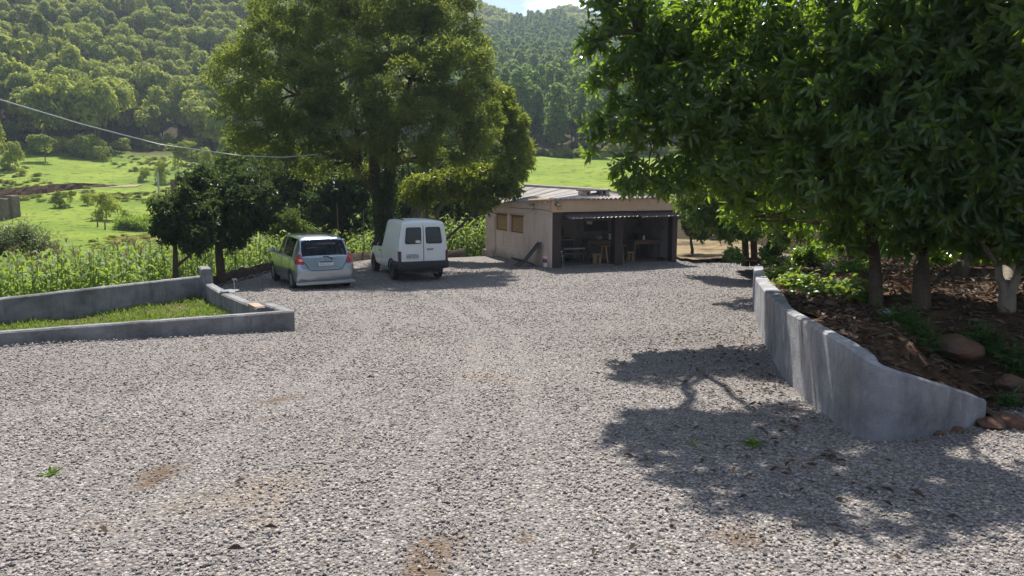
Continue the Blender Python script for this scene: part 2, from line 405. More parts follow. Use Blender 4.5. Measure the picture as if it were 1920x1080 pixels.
# ---------------------------------------------------------------- raised bed on the right
WB = [Vector((p_.x, p_.y)) for p_ in (P(1413, 521, 23.0), G(1411, 584), G(1449, 678), G(1471, 711), G(1544, 776), G(1593, 813), G(1642, 829), G(1727, 822), G(1800, 806), G(1847, 795))]
WT = [1.02, None, None, None, None, None, None, None, None, None]
for k_, (a_, b_) in enumerate([(1413, 497), (1412, 520), (1449, 567), (1471, 583), (1544, 626), (1593, 655), (1642, 686), (1727, 710), (1800, 731), (1847, 750)]):
    WT[k_] = P(a_, b_, WB[k_].y).z
def catmull(pts, vals, k=5):
    o1, o2 = [], []
    for i_ in range(len(pts) - 1):
        p0, p1, p2, p3 = pts[max(i_ - 1, 0)], pts[i_], pts[i_ + 1], pts[min(i_ + 2, len(pts) - 1)]
        v0, v1, v2, v3 = vals[max(i_ - 1, 0)], vals[i_], vals[i_ + 1], vals[min(i_ + 2, len(pts) - 1)]
        for j_ in range(k):
            t = j_ / k; f = lambda a, b, c, d: .5 * (2 * b + (c - a) * t + (2 * a - 5 * b + 4 * c - d) * t * t + (3 * b - a - 3 * c + d) * t ** 3)
            o1.append(f(p0, p1, p2, p3)); o2.append(f(v0, v1, v2, v3))
    return o1 + [pts[-1]], o2 + [vals[-1]]
WB, WT = catmull(WB, WT)
for _ in range(6): WT = [WT[0]] + [(WT[i_ - 1] + 2 * WT[i_] + WT[i_ + 1]) / 4 for i_ in range(1, len(WT) - 1)] + [WT[-1]]; WB = [WB[0]] + [(WB[i_ - 1] + 2 * WB[i_] + WB[i_ + 1]) / 4 for i_ in range(1, len(WB) - 1)] + [WB[-1]]
BED = [(v.x, v.y) for v in WB] + [(4.75, 7.05), (9, 5.6), (30, 2), (30, 40), (7.6, 26.5), (7.4, 24)]
def bed_z(x, y):
    x = np.asarray(x, float); y = np.asarray(y, float)
    # soil meets the wall a little under its top, rises away from it
    d2 = np.full(x.shape, 1e9); top = np.zeros(x.shape); wsum = np.zeros(x.shape)
    for k in range(len(WB) - 1):
        a, b = WB[k], WB[k + 1]; e = b - a
        t = np.clip(((x - a.x) * e.x + (y - a.y) * e.y) / e.length_squared, 0, 1)
        dd = np.hypot(x - a.x - t * e.x, y - a.y - t * e.y); zt = WT[k] * (1 - t) + WT[k + 1] * t
        wgt = e.length / (dd * dd + .02) ** 1.5; top = top + wgt * zt; wsum = wsum + wgt; d2 = np.minimum(d2, dd)
    top = top / wsum
    z = top - .05 + .28 * smooth(.2, 3.5, d2) + .5 * smooth(2.5, 10, d2)
    z = z + .035 * np.sin(x * 2.1 + .5) * np.sin(y * 1.7) + .02 * np.sin(x * 5.3 + y * 3.1)
    fx = [(4.36, 6.9), (4.75, 7.05), (9, 5.6), (30, 2)]; e = np.full(x.shape, 1e9)     # earth slope beyond the wall's end
    for k in range(3):
        a, b = Vector(fx[k]), Vector(fx[k + 1]); ee = b - a; t = np.clip(((x - a.x) * ee.x + (y - a.y) * ee.y) / ee.length_squared, 0, 1); e = np.minimum(e, np.hypot(x - a.x - t * ee.x, y - a.y - t * ee.y))
    front = smooth(3.9, 4.9, x) * (1 - smooth(-.1, 3.2, e))
    back = smooth(23.0, 28.0, y)
    z = z * (1 - back) + (lot_z(x, y) + .12 + .5 * smooth(8, 14, x)) * back
    return z * (1 - front) + (lot_z(x, y) - .06) * front
gx = np.arange(2.8, 24, .15); gy = np.arange(3, 34, .15)
X, Y = np.meshgrid(gx, gy); sdb = seg_dist(X, Y, BED); Z = bed_z(X, Y)
ny, nx = X.shape; idx = np.arange(nx * ny).reshape(ny, nx)
q = np.stack([idx[:-1, :-1], idx[:-1, 1:], idx[1:, 1:], idx[1:, :-1]], -1).reshape(-1, 4)
keep = (sdb < -.10) | ((sdb < .12) & (X > 4.4) & (Y < 8)) | ((sdb < .1) & (Y > 24))
kk = keep.ravel()[q].all(1)
m_soil = plain('bed_soil', (.085, .055, .036), .95, var=.45, scale=3.5, bs=.9, bd=.05, spec=.1, stain=((.16, .085, .045), 1.1, .52))
tag(link('bed_ground', npmesh('bed_ground', np.stack([X.ravel(), Y.ravel(), Z.ravel()], 1), q[kk], [m_soil], None, True)), kind='structure')
# ---------------------------------------------------------------- grass plot on the left, inside the low walls
PLOT = [(-3.95, 13.5), (-7.35, 18.05), (-10.1, 14.4), (-13, 9.5)]
def plot_z(x, y): return .36 + .05 * np.sin(np.asarray(x) * 1.3) * np.sin(np.asarray(y) * 1.1 + .6) + .012 * (14 - np.asarray(y))
gx = np.arange(-14, -3.5, .2); gy = np.arange(8, 18.6, .2)
X, Y = np.meshgrid(gx, gy); Z = plot_z(X, Y); sdp = seg_dist(X, Y, PLOT)
ny, nx = X.shape; idx = np.arange(nx * ny).reshape(ny, nx)
q = np.stack([idx[:-1, :-1], idx[:-1, 1:], idx[1:, 1:], idx[1:, :-1]], -1).reshape(-1, 4)
kk = (sdp < .16).ravel()[q].all(1)
m_plotsoil = plain('plot_soil', (.10, .085, .04), .95, var=.4, scale=3, bs=.6, bd=.03, spec=.1)
tag(link('plot_ground', npmesh('plot_ground', np.stack([X.ravel(), Y.ravel(), Z.ravel()], 1), q[kk], [m_plotsoil], None, True)), kind='structure')
# ================================================================ concrete walls
def concrete(name, col, stain, warm=None):
    m, n, o = mat(name); p = node(n, 'ShaderNodeBsdfPrincipled', Roughness=.9); p.inputs['Specular IOR Level'].default_value = .2
    wc = worldco(n)
    c = ramp(n, noise(n, 1.6, 8, .65, wc), [(.33, [x * .5 for x in col]), (.5, col), (.66, [x * 1.4 for x in col])])
    st = node(n, 'ShaderNodeMapping'); st.inputs['Scale'].default_value = (5, 5, .6); n.links.new(wc, st.inputs['Vector'])
    k = ramp(n, noise(n, 1.5, 6, .6, st.outputs[0]), [(.5, (0, 0, 0)), (.68, (1, 1, 1))])
    c = mixc(n, mixc(n, .55, (0, 0, 0), k), c, stain)
    if warm: c = mixc(n, ramp(n, noise(n, .9, 5, .6, wc), [(.5, (0, 0, 0)), (.7, (.6, .6, .6))]), c, warm)
    pit = noise(n, 40, 5, .7, wc); c = mixc(n, ramp(n, pit, [(.3, (.5, .5, .5)), (.42, (0, 0, 0))]), c, [x * .5 for x in col])
    n.links.new(c, p.inputs['Base Color'])
    b1 = bump(n, noise(n, 7, 9, .72, wc), .8, .06); n.links.new(bump(n, pit, .35, .01, b1), p.inputs['Normal'])
    n.links.new(p.outputs[0], o.inputs[0]); return m
m_conc = concrete('wall_render', (.24, .235, .24), (.13, .125, .13))
m_conc2 = concrete('bed_wall_render', (.32, .315, .335), (.18, .175, .185), (.33, .27, .25))
m_brickcap = plain('brick_top', (.36, .25, .18), .9, var=.2, scale=9, bs=.4)
def wall_strip(name, pts, tops, bots, th, m, side=1, rough=.006, step=.12):
    """wall along a plan polyline; pts is the visible face, thickness goes to the left (side=1) of the walking direction"""
    P2 = []; T = []; B = []
    for k in range(len(pts) - 1):
        a, b = Vector(pts[k]), Vector(pts[k + 1]); n_ = max(1, int((b - a).length / step))
        for i_ in range(n_ + (k == len(pts) - 2)):
            t = i_ / n_; P2.append(a.lerp(b, t)); T.append(tops[k] * (1 - t) + tops[k + 1] * t); B.append(bots[k] * (1 - t) + bots[k + 1] * t)
    vs, fs = [], []
    r_ = np.random.default_rng(len(pts) * 31 + 5)
    wob = np.convolve(r_.normal(0, 1, len(P2) + 8), np.ones(5) / 5, 'same')[4:-4]
    for k, q_ in enumerate(P2):
        t = (P2[min(k + 1, len(P2) - 1)] - P2[max(k - 1, 0)]).normalized(); nv = Vector((-t.y, t.x)) * side
        q1 = q_ + nv * wob[k] * rough; q2 = q_ + nv * (th if not hasattr(th, '__call__') else th(k / max(1, len(P2) - 1)))
        tz_ = T[k] + wob[(k * 3) % len(P2)] * rough
        zs = [B[k], B[k] + (tz_ - B[k]) * .5, tz_ - .025]
        vs += [(q1.x, q1.y, z) for z in zs] + [((q1 + nv * .025).x, (q1 + nv * .025).y, tz_), ((q2 - nv * .025).x, (q2 - nv * .025).y, tz_ + .003)] + [(q2.x, q2.y, tz_ - .025), (q2.x, q2.y, B[k])]
    c = 7
    for k in range(len(P2) - 1):
        for i_ in range(c - 1): fs.append((k * c + i_, (k + 1) * c + i_, (k + 1) * c + i_ + 1, k * c + i_ + 1))
    fs += [tuple(range(c)), tuple((len(P2) - 1) * c + c - 1 - i_ for i_ in range(c))]
    mb = MB(); mb.add(vs, fs); return mb.build(name, m, smooth_=40)
# retaining wall of the bed, curved near end, top running down to the ground
tops = list(WT); bots = [float(lot_z(v.x, v.y)) - .15 for v in WB]
o_ = wall_strip('retaining_wall', [v for v in WB], tops, bots, (lambda t_: .26 if t_ < .62 else .26 - .14 * min(1, (t_ - .62) / .15)), m_conc2, side=1, rough=.009)
tag(o_, 'curved grey rendered retaining wall holding back the raised tree bed', 'wall')
# low walls round the grass plot
FR = G(553, 618); FL = G(0, 647); FLL = FL + (FL - FR) * 1.3
def lz(p, dz=-.1): return float(lot_z(p.x, p.y)) + dz
topR = P(553, 583, FR.y).z; topL = P(0, 623, FL.y).z
ft = empty('plot_wall', (0, 0, 0), 0, 'low grey rendered wall along the gravel in front of the grass plot', 'wall')
o_ = wall_strip('wall_run', [FLL.xy, FL.xy, FR.xy], [topL + (topL - topR) * 1.3, topL, topR], [lz(FLL), lz(FL), lz(FR)], .15, m_conc, 1); o_.parent = ft
du = (FR - FL).xy.normalized(); dn_ = Vector((-du.y, du.x))
RET = FR.xy + dn_ * .12
o_ = wall_strip('wall_return', [RET - du * .002, RET + dn_ * .95 - du * .22], [topR + .004, topR - .0], [lz(FR), lz(FR)], .21, m_conc, 1); o_.parent = ft
BR = P(386, 517, 18.0); BL = P(0, 560, 14.5); BLL = BL + (BL - BR) * 1.2
o_ = wall_strip('plot_wall', [BLL.xy, BL.xy, BR.xy], [BL.z + .02, BL.z, BR.z], [-.6, -.6, -.6], .15, m_conc, 1)
tag(o_, 'grey rendered wall behind the grass plot in front of the corn', 'wall')
S1 = P(502, 583, 13.62); S2 = P(432, 549, 16.0); S3 = P(399, 512, 18.0); S4 = P(386, 500, 18.9)
st = empty('plot_wall', (0, 0, 0), 0, 'grey side wall between the grass plot and the silver car', 'wall')
o_ = wall_strip('wall_run', [S1.xy, S2.xy, Vector((S3.x, S3.y))], [topR + .006, S2.z, S2.z - .06], [-.2, -.2, -.2], .2, m_conc, 1); o_.parent = st
e_ = (Vector((S3.x, S3.y)) - S2.xy).normalized()
o_ = wall_strip('end_pier', [S3.xy + e_ * .003, S3.xy + e_ * .55], [S2.z + .27, S2.z + .29], [-.5, -.5], .24, m_conc, 1); o_.parent = st
e1 = (S2.xy - S1.xy).normalized(); n1 = Vector((-e1.y, e1.x))
mb = MB(); a_ = S1.xy + e1 * .12 + n1 * .012; b_ = S1.xy + e1 * .62 + n1 * .012
mb.add([(a_.x, a_.y, topR - .03), (b_.x, b_.y, topR - .03), (b_.x + n1.x * .176, b_.y + n1.y * .176, topR - .03), (a_.x + n1.x * .176, a_.y + n1.y * .176, topR - .03)] +
       [(a_.x, a_.y, topR + .016), (b_.x, b_.y, topR + .014), (b_.x + n1.x * .176, b_.y + n1.y * .176, topR + .014), (a_.x + n1.x * .176, a_.y + n1.y * .176, topR + .016)],
       [(0, 3, 2, 1), (4, 5, 6, 7), (0, 1, 5, 4), (1, 2, 6, 5), (2, 3, 7, 6), (3, 0, 4, 7)])
o_ = mb.build('brick_cap', m_brickcap, st, bevel=.006); tag(o_, 'bare orange brick top of the wall end')
# dark earth lip at the edge of the lot behind the cars
m_lip = plain('earth_lip', (.06, .045, .035), .95, var=.4, scale=4, bs=.8, bd=.05, spec=.1)
def lip(name, pts, label, h=.22, w_=.35):
    mb = MB(); P2 = []
    for k in range(len(pts) - 1):
        a, b = Vector(pts[k]), Vector(pts[k + 1]); n_ = int((b - a).length / .2)
        P2 += [a.lerp(b, i_ / n_) for i_ in range(n_)]
    r_ = np.random.default_rng(3); vs, fs = [], []
    for k, q_ in enumerate(P2):
        t = (P2[min(k + 1, len(P2) - 1)] - P2[max(k - 1, 0)]).normalized(); nv = Vector((-t.y, t.x)); g0 = float(lot_z(q_.x, q_.y))
        for s_, z in ((-w_, -.12), (-w_ * .6, .06), (-w_ * .25, .85 * h), (.1 * w_, h), (w_ * .7, .5 * h), (w_ * 2.2, -.9)):
            vs.append((q_.x + nv.x * s_ + r_.normal(0, .03), q_.y + nv.y * s_ + r_.normal(0, .03), g0 + z + r_.normal(0, .025)))
    for k in range(len(P2) - 1):
        for i_ in range(5): fs.append((k * 6 + i_, (k + 1) * 6 + i_, (k + 1) * 6 + i_ + 1, k * 6 + i_ + 1))
    mb.add(vs, fs); o = mb.build(name, m_lip, smooth_=60); tag(o, label, kind='structure'); return o
lip('earth_bank', [(-7.9, 19.0), (-8.9, 21.6), (-8.9, 25.6), (-5.9, 31.2), (-1.8, 32.2)], 'dark earth lip at the back edge of the gravel')
# ================================================================ open-fronted shed
TH = R(23.0); SC = G(1035, 503); ct, st_ = math.cos(TH), math.sin(TH)
shed = empty('shed', (SC.x, SC.y, 0.0), TH, 'low pinkish rendered shed with open dark front and corrugated roof', 'shed')
def sh(px, py, v):
    """shed-local (u, v, z) of what shows at pixel (px, py) on the plane v metres behind the front"""
    k = (px - 960) / FPX
    # iterate: pixel column depends weakly on z
    u = 2.0; z = 1.0
    for _ in range(30):
        x = SC.x + u * ct - v * st_; y = SC.y + u * st_ + v * ct
        p = P(px, py, y); z = p.z
        u += (p.x - x) / ct * .9
    return u, v, z
def shu(px, py, u):
    """the same on the plane u metres right of the left wall"""
    v = 2.0
    for _ in range(60):
        x = SC.x + u * ct - v * st_; y = SC.y + u * st_ + v * ct
        p = P(px, py, y); v -= (p.x - x) / (st_ + .1) * .6
    return u, v, p.z
SW, SL = 5.19, 6.4
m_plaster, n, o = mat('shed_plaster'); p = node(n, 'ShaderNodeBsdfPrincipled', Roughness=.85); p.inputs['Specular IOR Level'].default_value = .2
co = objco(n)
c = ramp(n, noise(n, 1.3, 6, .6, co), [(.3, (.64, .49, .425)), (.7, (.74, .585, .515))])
mpn = node(n, 'ShaderNodeMapping'); mpn.inputs['Scale'].default_value = (1, 1, .25); n.links.new(co, mpn.inputs['Vector'])
c = mixc(n, ramp(n, noise(n, 2.6, 7, .7, mpn.outputs[0]), [(.52, (0, 0, 0)), (.75, (.55, .55, .55))]), c, (.36, .29, .26))
sx = n.nodes.new('ShaderNodeSeparateXYZ'); n.links.new(co, sx.inputs[0])
lowm = node(n, 'ShaderNodeMath', operation='MULTIPLY_ADD'); n.links.new(noise(n, 2.2, 5, .6, co), lowm.inputs[0]); lowm.inputs[1].default_value = .9
neg = node(n, 'ShaderNodeMath', operation='MULTIPLY_ADD'); n.links.new(sx.outputs[2], neg.inputs[0]); neg.inputs[1].default_value = -1.1; neg.inputs[2].default_value = -.05; n.links.new(neg.outputs[0], lowm.inputs[2])
c = mixc(n, ramp(n, lowm.outputs[0], [(.12, (0, 0, 0)), (.4, (.6, .6, .6))]), c, (.30, .26, .24))
n.links.new(c, p.inputs['Base Color'])
brk = node(n, 'ShaderNodeTexWave', Scale=2.2, Distortion=.35); brk.bands_direction = 'Z'; n.links.new(co, brk.inputs['Vector'])
n.links.new(bump(n, noise(n, 22, 6, .6, co), .35, .01, bump(n, brk.outputs['Fac'], .25, .015)), p.inputs['Normal']); n.links.new(p.outputs[0], o.inputs[0])
m_fascia = plain('shed_fascia', (.66, .44, .29), .8, var=.14, scale=2, bs=.2, stain=((.5, .36, .27), 2.0, .55))
m_brown = plain('dark_paint', (.052, .034, .032), .55, var=.25, scale=4, bs=.15)
m_roof = plain('fibre_cement', (.33, .305, .29), .9, var=.12, scale=2.2, bs=.3, spec=.2, stain=((.25, .232, .222), 1.2, .5))
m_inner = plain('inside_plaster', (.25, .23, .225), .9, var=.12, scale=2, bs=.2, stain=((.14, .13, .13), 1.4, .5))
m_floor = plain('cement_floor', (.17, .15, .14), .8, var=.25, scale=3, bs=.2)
m_board = plain('window_board', (.40, .25, .12), .7, var=.3, scale=3, bs=.3, stretch=(1, 1, 8))
m_frame = plain('red_wood', (.22, .10, .06), .6, var=.25, scale=8)
m_black = plain('black_plastic', (.015, .015, .016), .45, var=.2)
m_wood = plain('raw_pine', (.42, .26, .13), .65, var=.3, scale=4, bs=.25, stretch=(6, 6, .8))
m_wood2 = plain('old_wood', (.16, .105, .07), .7, var=.35, scale=4, bs=.3, stretch=(6, 6, .8))
m_white = plain('white_plastic', (.75, .75, .74), .4, var=.06)
m_metal = plain('grey_metal', (.45, .45, .46), .4, metal=.8, var=.15)
ZL0 = P(1035, 377, SC.y).z; ZR0 = sh(1274, 372, 0)[2]; ZLB = shu(912, 386, 0)[2]
# --- walls: left wall with two window openings, built as thick panels round the holes
w1 = [shu(930, 400, 0), shu(952, 434, 0)]; w2 = [shu(958, 404, 0), shu(981, 438, 0)]
def wtop(v): return ZL0 + (ZLB - ZL0) * v / SL
def wtop2(v): return wtop(v) + .11
WZ = [(w1[1][1], w1[0][1]), (w2[1][1], w2[0][1])]      # v ranges near..far
zb1, zt1 = w1[1][2], w1[0][2]; zb2, zt2 = w2[1][2], w2[0][2]
zb, zt = (zb1 + zb2) / 2, (zt1 + zt2) / 2
TW = .16
mb = MB()
cuts = [0, WZ[1][0], WZ[1][1], WZ[0][0], WZ[0][1], SL]
def lw(v0, v1, z0a, z0b, z1a, z1b):
    mb.add([(0, v0, z0a), (TW, v0, z0a), (TW, v1, z0b), (0, v1, z0b), (0, v0, z1a), (TW, v0, z1a), (TW, v1, z1b), (0, v1, z1b)],
           [(0, 1, 2, 3), (4, 7, 6, 5), (0, 4, 5, 1), (1, 5, 6, 2), (2, 6, 7, 3), (3, 7, 4, 0)])
for a, b, hole in ((0, WZ[1][0], 0), (WZ[1][0], WZ[1][1], 1), (WZ[1][1], WZ[0][0], 0), (WZ[0][0], WZ[0][1], 1), (WZ[0][1], SL, 0)):
    if hole: lw(a, b, -.3, -.3, zb, zb); lw(a, b, zt, zt, wtop2(a), wtop2(b))
    else: lw(a, b, -.3, -.3, wtop2(a), wtop2(b))
mb.build('side_wall', m_plaster, shed)
# thicker render coats at the wall's two ends (as pilasters) and the ragged step of the old plaster
pl = MB()
v_s = shu(991, 430, 0)[1]
pl.add([(-.035, .0, -.3), (-.035, v_s, -.3), (-.035, v_s, wtop(v_s) - .34), (-.035, v_s * .5, wtop(v_s) - .40), (-.035, .25, wtop(0) - .48), (-.035, .0, wtop(0) - .62)] +
       [(.0, .0, -.3), (.0, v_s, -.3), (.0, v_s, wtop(v_s) - .34), (.0, v_s * .5, wtop(v_s) - .40), (.0, .25, wtop(0) - .48), (.0, .0, wtop(0) - .62)],
       [(0, 1, 2, 3, 4, 5), (6, 11, 10, 9, 8, 7)] + [(i_, 6 + i_, 6 + (i_ + 1) % 6, (i_ + 1) % 6) for i_ in range(6)])
pl.build('plaster_coat', m_plaster, shed)
vb = WZ[0][1]; pl = MB(); pl.box(-.05, 0.0, vb + .05, SL - .0, -.3, wtop(SL) - .42); pl.box(-.16, -.052, SL - 1.0, SL + .1, -.3, .16); pl.build('plaster_coat', m_plaster, shed, bevel=.01)
pl = MB(); pl.box(-.035, 0.0, WZ[1][1] + .03, WZ[0][0] - .03, zb + .0, zt + .06); pl.build('plaster_coat', m_plaster, shed)
for k, (a, b) in enumerate(WZ):
    wnd = MB()
    f_ = .05
    wnd.box(.03, .10, a, a + f_, zb, zt); wnd.box(.03, .10, b - f_, b, zb, zt); wnd.box(.03, .10, a + f_, b - f_, zb, zb + f_); wnd.box(.03, .10, a + f_, b - f_, zt - f_, zt)
    wo_ = wnd.build('window', m_frame, shed)
    nsl = 5; hgt = (zt - zb - 2 * f_) / nsl
    for s_ in range(nsl):
        q_ = MB(); q_.box(.045, .07 + .004 * (s_ % 2), a + f_, b - f_, zb + f_ + s_ * hgt + .004, zb + f_ + (s_ + 1) * hgt - .004); q_.build('slat', m_board, wo_, bevel=.004)
    q_ = MB(); q_.box(.075, .085, a + f_, b - f_, zb + f_, zt - f_); q_.build('backing_panel', m_board, wo_)
    q_ = MB(); q_.box(-.045, .03, a - .04, b + .04, zt, zt + .035); q_.build('lintel', m_frame, wo_)
# other walls, floor, ceiling
ROOM = 2.3
mb = MB(); mb.box(TW, SW - TW, SL - TW, SL, -.3, ZLB - .05); mb.build('back_wall', m_plaster, shed)
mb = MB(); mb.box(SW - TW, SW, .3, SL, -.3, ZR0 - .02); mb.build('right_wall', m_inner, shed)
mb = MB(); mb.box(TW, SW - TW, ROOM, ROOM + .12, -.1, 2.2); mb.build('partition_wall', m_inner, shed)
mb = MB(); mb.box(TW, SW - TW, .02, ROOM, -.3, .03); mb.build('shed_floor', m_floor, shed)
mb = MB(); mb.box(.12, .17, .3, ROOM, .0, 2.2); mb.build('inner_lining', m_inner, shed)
# front: posts, beam, fascia
zf = sh(1100, 397, 0)[2]; zbm = sh(1100, 408, 0)[2]
p_l = sh(1052, 450, 0)[0]; p_m0, p_m1 = sh(1150, 450, .1)[0], sh(1165, 450, .1)[0]; p_r = sh(1260, 450, 0)[0]
for a, b in ((.002, p_l), (p_m0, p_m1), (p_r, SW + .04)):
    q_ = MB(); q_.box(a, b, -.02, .28, -.3, zbm + .02); q_.build('post', m_brown, shed, bevel=.012)
q_ = MB(); q_.box(.002, SW + .045, -.03, .29, zbm + .022, zf); q_.build('beam', m_brown, shed, bevel=.01)
q_ = MB(); q_.add([(-.03, -.05, zf + .002), (SW + .12, -.05, zf + .002), (SW + .12, -.05, ZR0 + .03), (-.03, -.05, ZL0 + .03), (-.03, .2, zf + .002), (SW + .12, .2, zf + .002), (SW + .12, .2, ZR0 + .08), (-.03, .2, ZL0 + .08)],
                  [(0, 1, 2, 3), (5, 4, 7, 6), (0, 4, 5, 1), (1, 5, 6, 2), (2, 6, 7, 3), (3, 7, 4, 0)])
fa = q_.build('fascia', m_fascia, shed, bevel=.01)
q_ = MB(); q_.box(-.03, SW + .12, -.075, -.052, zf + .004, zf + .1); q_.build('fascia_board', m_fascia, fa, bevel=.006)
# --- hip roof of corrugated sheets
RF = Vector(sh(1140, 359, 1.0)); RB = Vector(sh(986, 349, SL + .2))
A_ = Vector((-.18, -.16, ZL0 + .05)); B_ = Vector((SW + .2, -.16, ZR0 + .05)); D_ = Vector((-.22, SL + .25, ZLB + .06)); E_ = Vector((SW + .2, SL + .25, ZLB + .1))
roof = MB(); roof.box(.1, SW - .1, .1, SL - .1, min(ZLB, ZL0) - .10, min(ZLB, ZL0) - .05); roof = roof.build('roof', m_wood2, shed)
def corrugated(a, b, c, d, name, parent, m, waves, amp=.03, nlen=6, drop=0):
    """sheet between eave a->b and ridge d->c; waves run up the slope"""
    nu = waves * 6; vs = []; fs = []
    up = (b - a).cross(d - a).normalized()
    if up.z < 0: up = -up
    for lay in (0, 1):
        for j_ in range(nlen + 1):
            t = j_ / nlen
            for i_ in range(nu + 1):
                s_ = i_ / nu
                q_ = a.lerp(b, s_).lerp(d.lerp(c, s_), t)
                vs.append(q_ + up * (amp * math.cos(2 * math.pi * s_ * waves) - lay * .012 + drop))
    N = (nu + 1) * (nlen + 1)
    for lay in (0, 1):
        for j_ in range(nlen):
            for i_ in range(nu):
                k_ = lay * N + j_ * (nu + 1) + i_; f = (k_, k_ + 1, k_ + nu + 2, k_ + nu + 1); fs.append(f if not lay else f[::-1])
    for i_ in range(nu): fs.append((i_ + 1, i_, N + i_, N + i_ + 1)); k_ = nlen * (nu + 1) + i_; fs.append((k_, k_ + 1, N + k_ + 1, N + k_))
    mb = MB(); mb.add(vs, fs); return mb.build(name, m, parent, smooth_=60)
NS = 6
for k in range(NS):      # left slope, sheets side by side
    s0, s1 = k / NS, (k + 1) / NS + .012
    corrugated(A_.lerp(D_, s0), A_.lerp(D_, s1), RF.lerp(RB, s1), RF.lerp(RB, s0), 'roof_sheet', roof, m_roof, 6, .011, drop=.004 * (k % 2))
for k in range(5):       # front slope
    s0, s1 = k / 5, (k + 1) / 5 + .012
    corrugated(A_.lerp(B_, s0), A_.lerp(B_, s1), RF + Vector((.02 * s1, 0, .0)), RF + Vector((.02 * s0, 0, .0)), 'roof_sheet', roof, m_roof, 6, .022, drop=.006 + .004 * (k % 2))
for k in range(NS):      # right slope
    s0, s1 = k / NS, (k + 1) / NS + .012
    corrugated(B_.lerp(E_, s0), B_.lerp(E_, s1), RF.lerp(RB, s1), RF.lerp(RB, s0), 'roof_sheet', roof, m_roof, 6, .022, drop=.004 * (k % 2))
q_ = MB(); q_.tube([RF + Vector((0, -.05, .03)), RB + Vector((0, .1, .035))], .07, 8); q_.build('ridge_cap', m_roof, roof, smooth_=50)
q_ = MB(); q_.tube([A_ + Vector((0, -.02, .02)), A_.lerp(D_, .24) + Vector((-.03, 0, .035))], .05, 6); q_.build('verge_flashing', m_fascia, roof, smooth_=50)
# vent box on the roof
m_brownbox = plain('vent_brick', (.45, .36, .31), .85, var=.2)
vc = Vector(sh(1113, 371, .55)); vx = Vector(sh(1137, 371, .55)); hw = (vx - vc).x
ztop = sh(1113, 356, .55)[2]; z0 = vc.z - .12
vent = MB()
for a, b in ((-1, -.72), (-.5, -.44), (.42, .5), (.74, 1)):
    vent.box(vc.x + a * hw, vc.x + b * hw, vc.y - .2, vc.y + .2, z0, ztop - .035)
vent.box(vc.x - .998 * hw, vc.x + .998 * hw, vc.y - .19, vc.y + .19, z0, z0 + .12)
vent.box(vc.x - .7 * hw, vc.x - .5 * hw, vc.y - .19, vc.y - .17, ztop - .08, ztop - .036)
vo_ = vent.build('roof_vent', m_brownbox, roof); q_ = MB(); q_.box(vc.x - hw * 1.1, vc.x + hw * 1.1, vc.y - .26, vc.y + .26, ztop - .034, ztop); q_.build('vent_lid', m_brown, vo_, bevel=.006)
# two lift-up front panels, hinged under the beam, held level
m_awn = plain('awning_sheet', (.07, .065, .07), .5, metal=.3, var=.2)
for k, (px0, px1) in enumerate(((1054, 1181), (1187, 1279))):
    a = sh(px0, 408, -.04); b = sh(px1, 408, -.04)
    zh = zf - .06
    o_ = corrugated(Vector((a[0], -.60, zh - .14)), Vector((b[0], -.60, zh - .11)), Vector((b[0], -.05, zh + .02)), Vector((a[0], -.05, zh)), 'awning_panel', shed, m_awn, 16, .014, 2)
    for uu in (a[0] + .04, b[0] - .08): q_ = MB(); q_.box(uu, uu + .04, -.58, -.06, zh - .21, zh - .175); q_.build('awning_arm', m_brown, o_)
# wall lamp and yellow box at the corner, pendant lamp and cable loop under the eave
u0, v0, z0 = sh(1045, 384, -.06)
lampo = empty('floodlight', (0, 0, 0), 0, 'small floodlight at the front corner of the shed above a yellow box', 'lamp'); lampo.parent = None
lampo.matrix_world = Matrix.Translation((SC.x, SC.y, 0)) @ Matrix.Rotation(TH, 4, 'Z')
q_ = MB(); q_.box(u0 - .1, u0 + .12, -.16, -.06, z0 - .03, z0 + .035); q_.build('lamp_housing', m_black, lampo, bevel=.01)
q_ = MB(); q_.box(u0 - .08, u0 + .1, -.168, -.161, z0 - .012, z0 + .018); q_.build('lamp_glass', m_white, lampo)
q_ = MB(); q_.tube([(u0 - .06, -.07, z0 + .03), (u0 - .06, -.07, z0 + .1), (u0 + .02, -.07, z0 + .1)], .012, 6); q_.build('bracket', m_black, lampo)
m_yel = plain('yellow_box', (.55, .36, .05), .5)
q_ = MB(); q_.box(u0 + .0, u0 + .13, -.12, -.058, z0 - .155, z0 - .04); o_ = q_.build('junction_box', [m_yel], None, bevel=.008); o_.matrix_world = lampo.matrix_world
tag(o_, 'small yellow box on the fascia below the floodlight', 'box')
u1, v1, z1 = shu(1024, 379, -.06)
q_ = MB(); q_.lathe([(.012, .09), (.015, .05), (.035, .03), (.04, -.02), (.02, -.05)], 10, (-.08, v1, z1)); o_ = q_.build('light_bulb', m_white, None, smooth_=50); o_.matrix_world = lampo.matrix_world
tag(o_, 'white bulb hanging under the eave of the shed side wall', 'bulb')
u2, v2, z2 = shu(1000, 380, -.05)
q_ = MB(); lp = [(-.05, v2 + .25 - .02 * k + .12 * math.sin(k * .9), z2 - .02 - .1 * abs(math.sin(k * .55))) for k in range(16)] + [(-.05, v2 - .1, z2 - .18), (-.05, v2 + .15, z2 - .3)]
q_.tube(lp, .009, 6); o_ = q_.build('cable_loop', m_black, None, smooth_=60); o_.matrix_world = lampo.matrix_world
tag(o_, 'black cable curled up under the eave of the shed', 'cable')
q_ = MB(); q_.tube([(-.03, .02, wtop(0) - .36), (-.012, 1.2, wtop(1.2) - .25), (-.012, 2.6, wtop(2.6) - .2), (-.012, 3.8, wtop(3.8) - .13)], .008, 5); q_.build('wall_cable', m_black, shed)
SHM = lampo.matrix_world.copy()
def place(o): o.matrix_world = SHM; return o
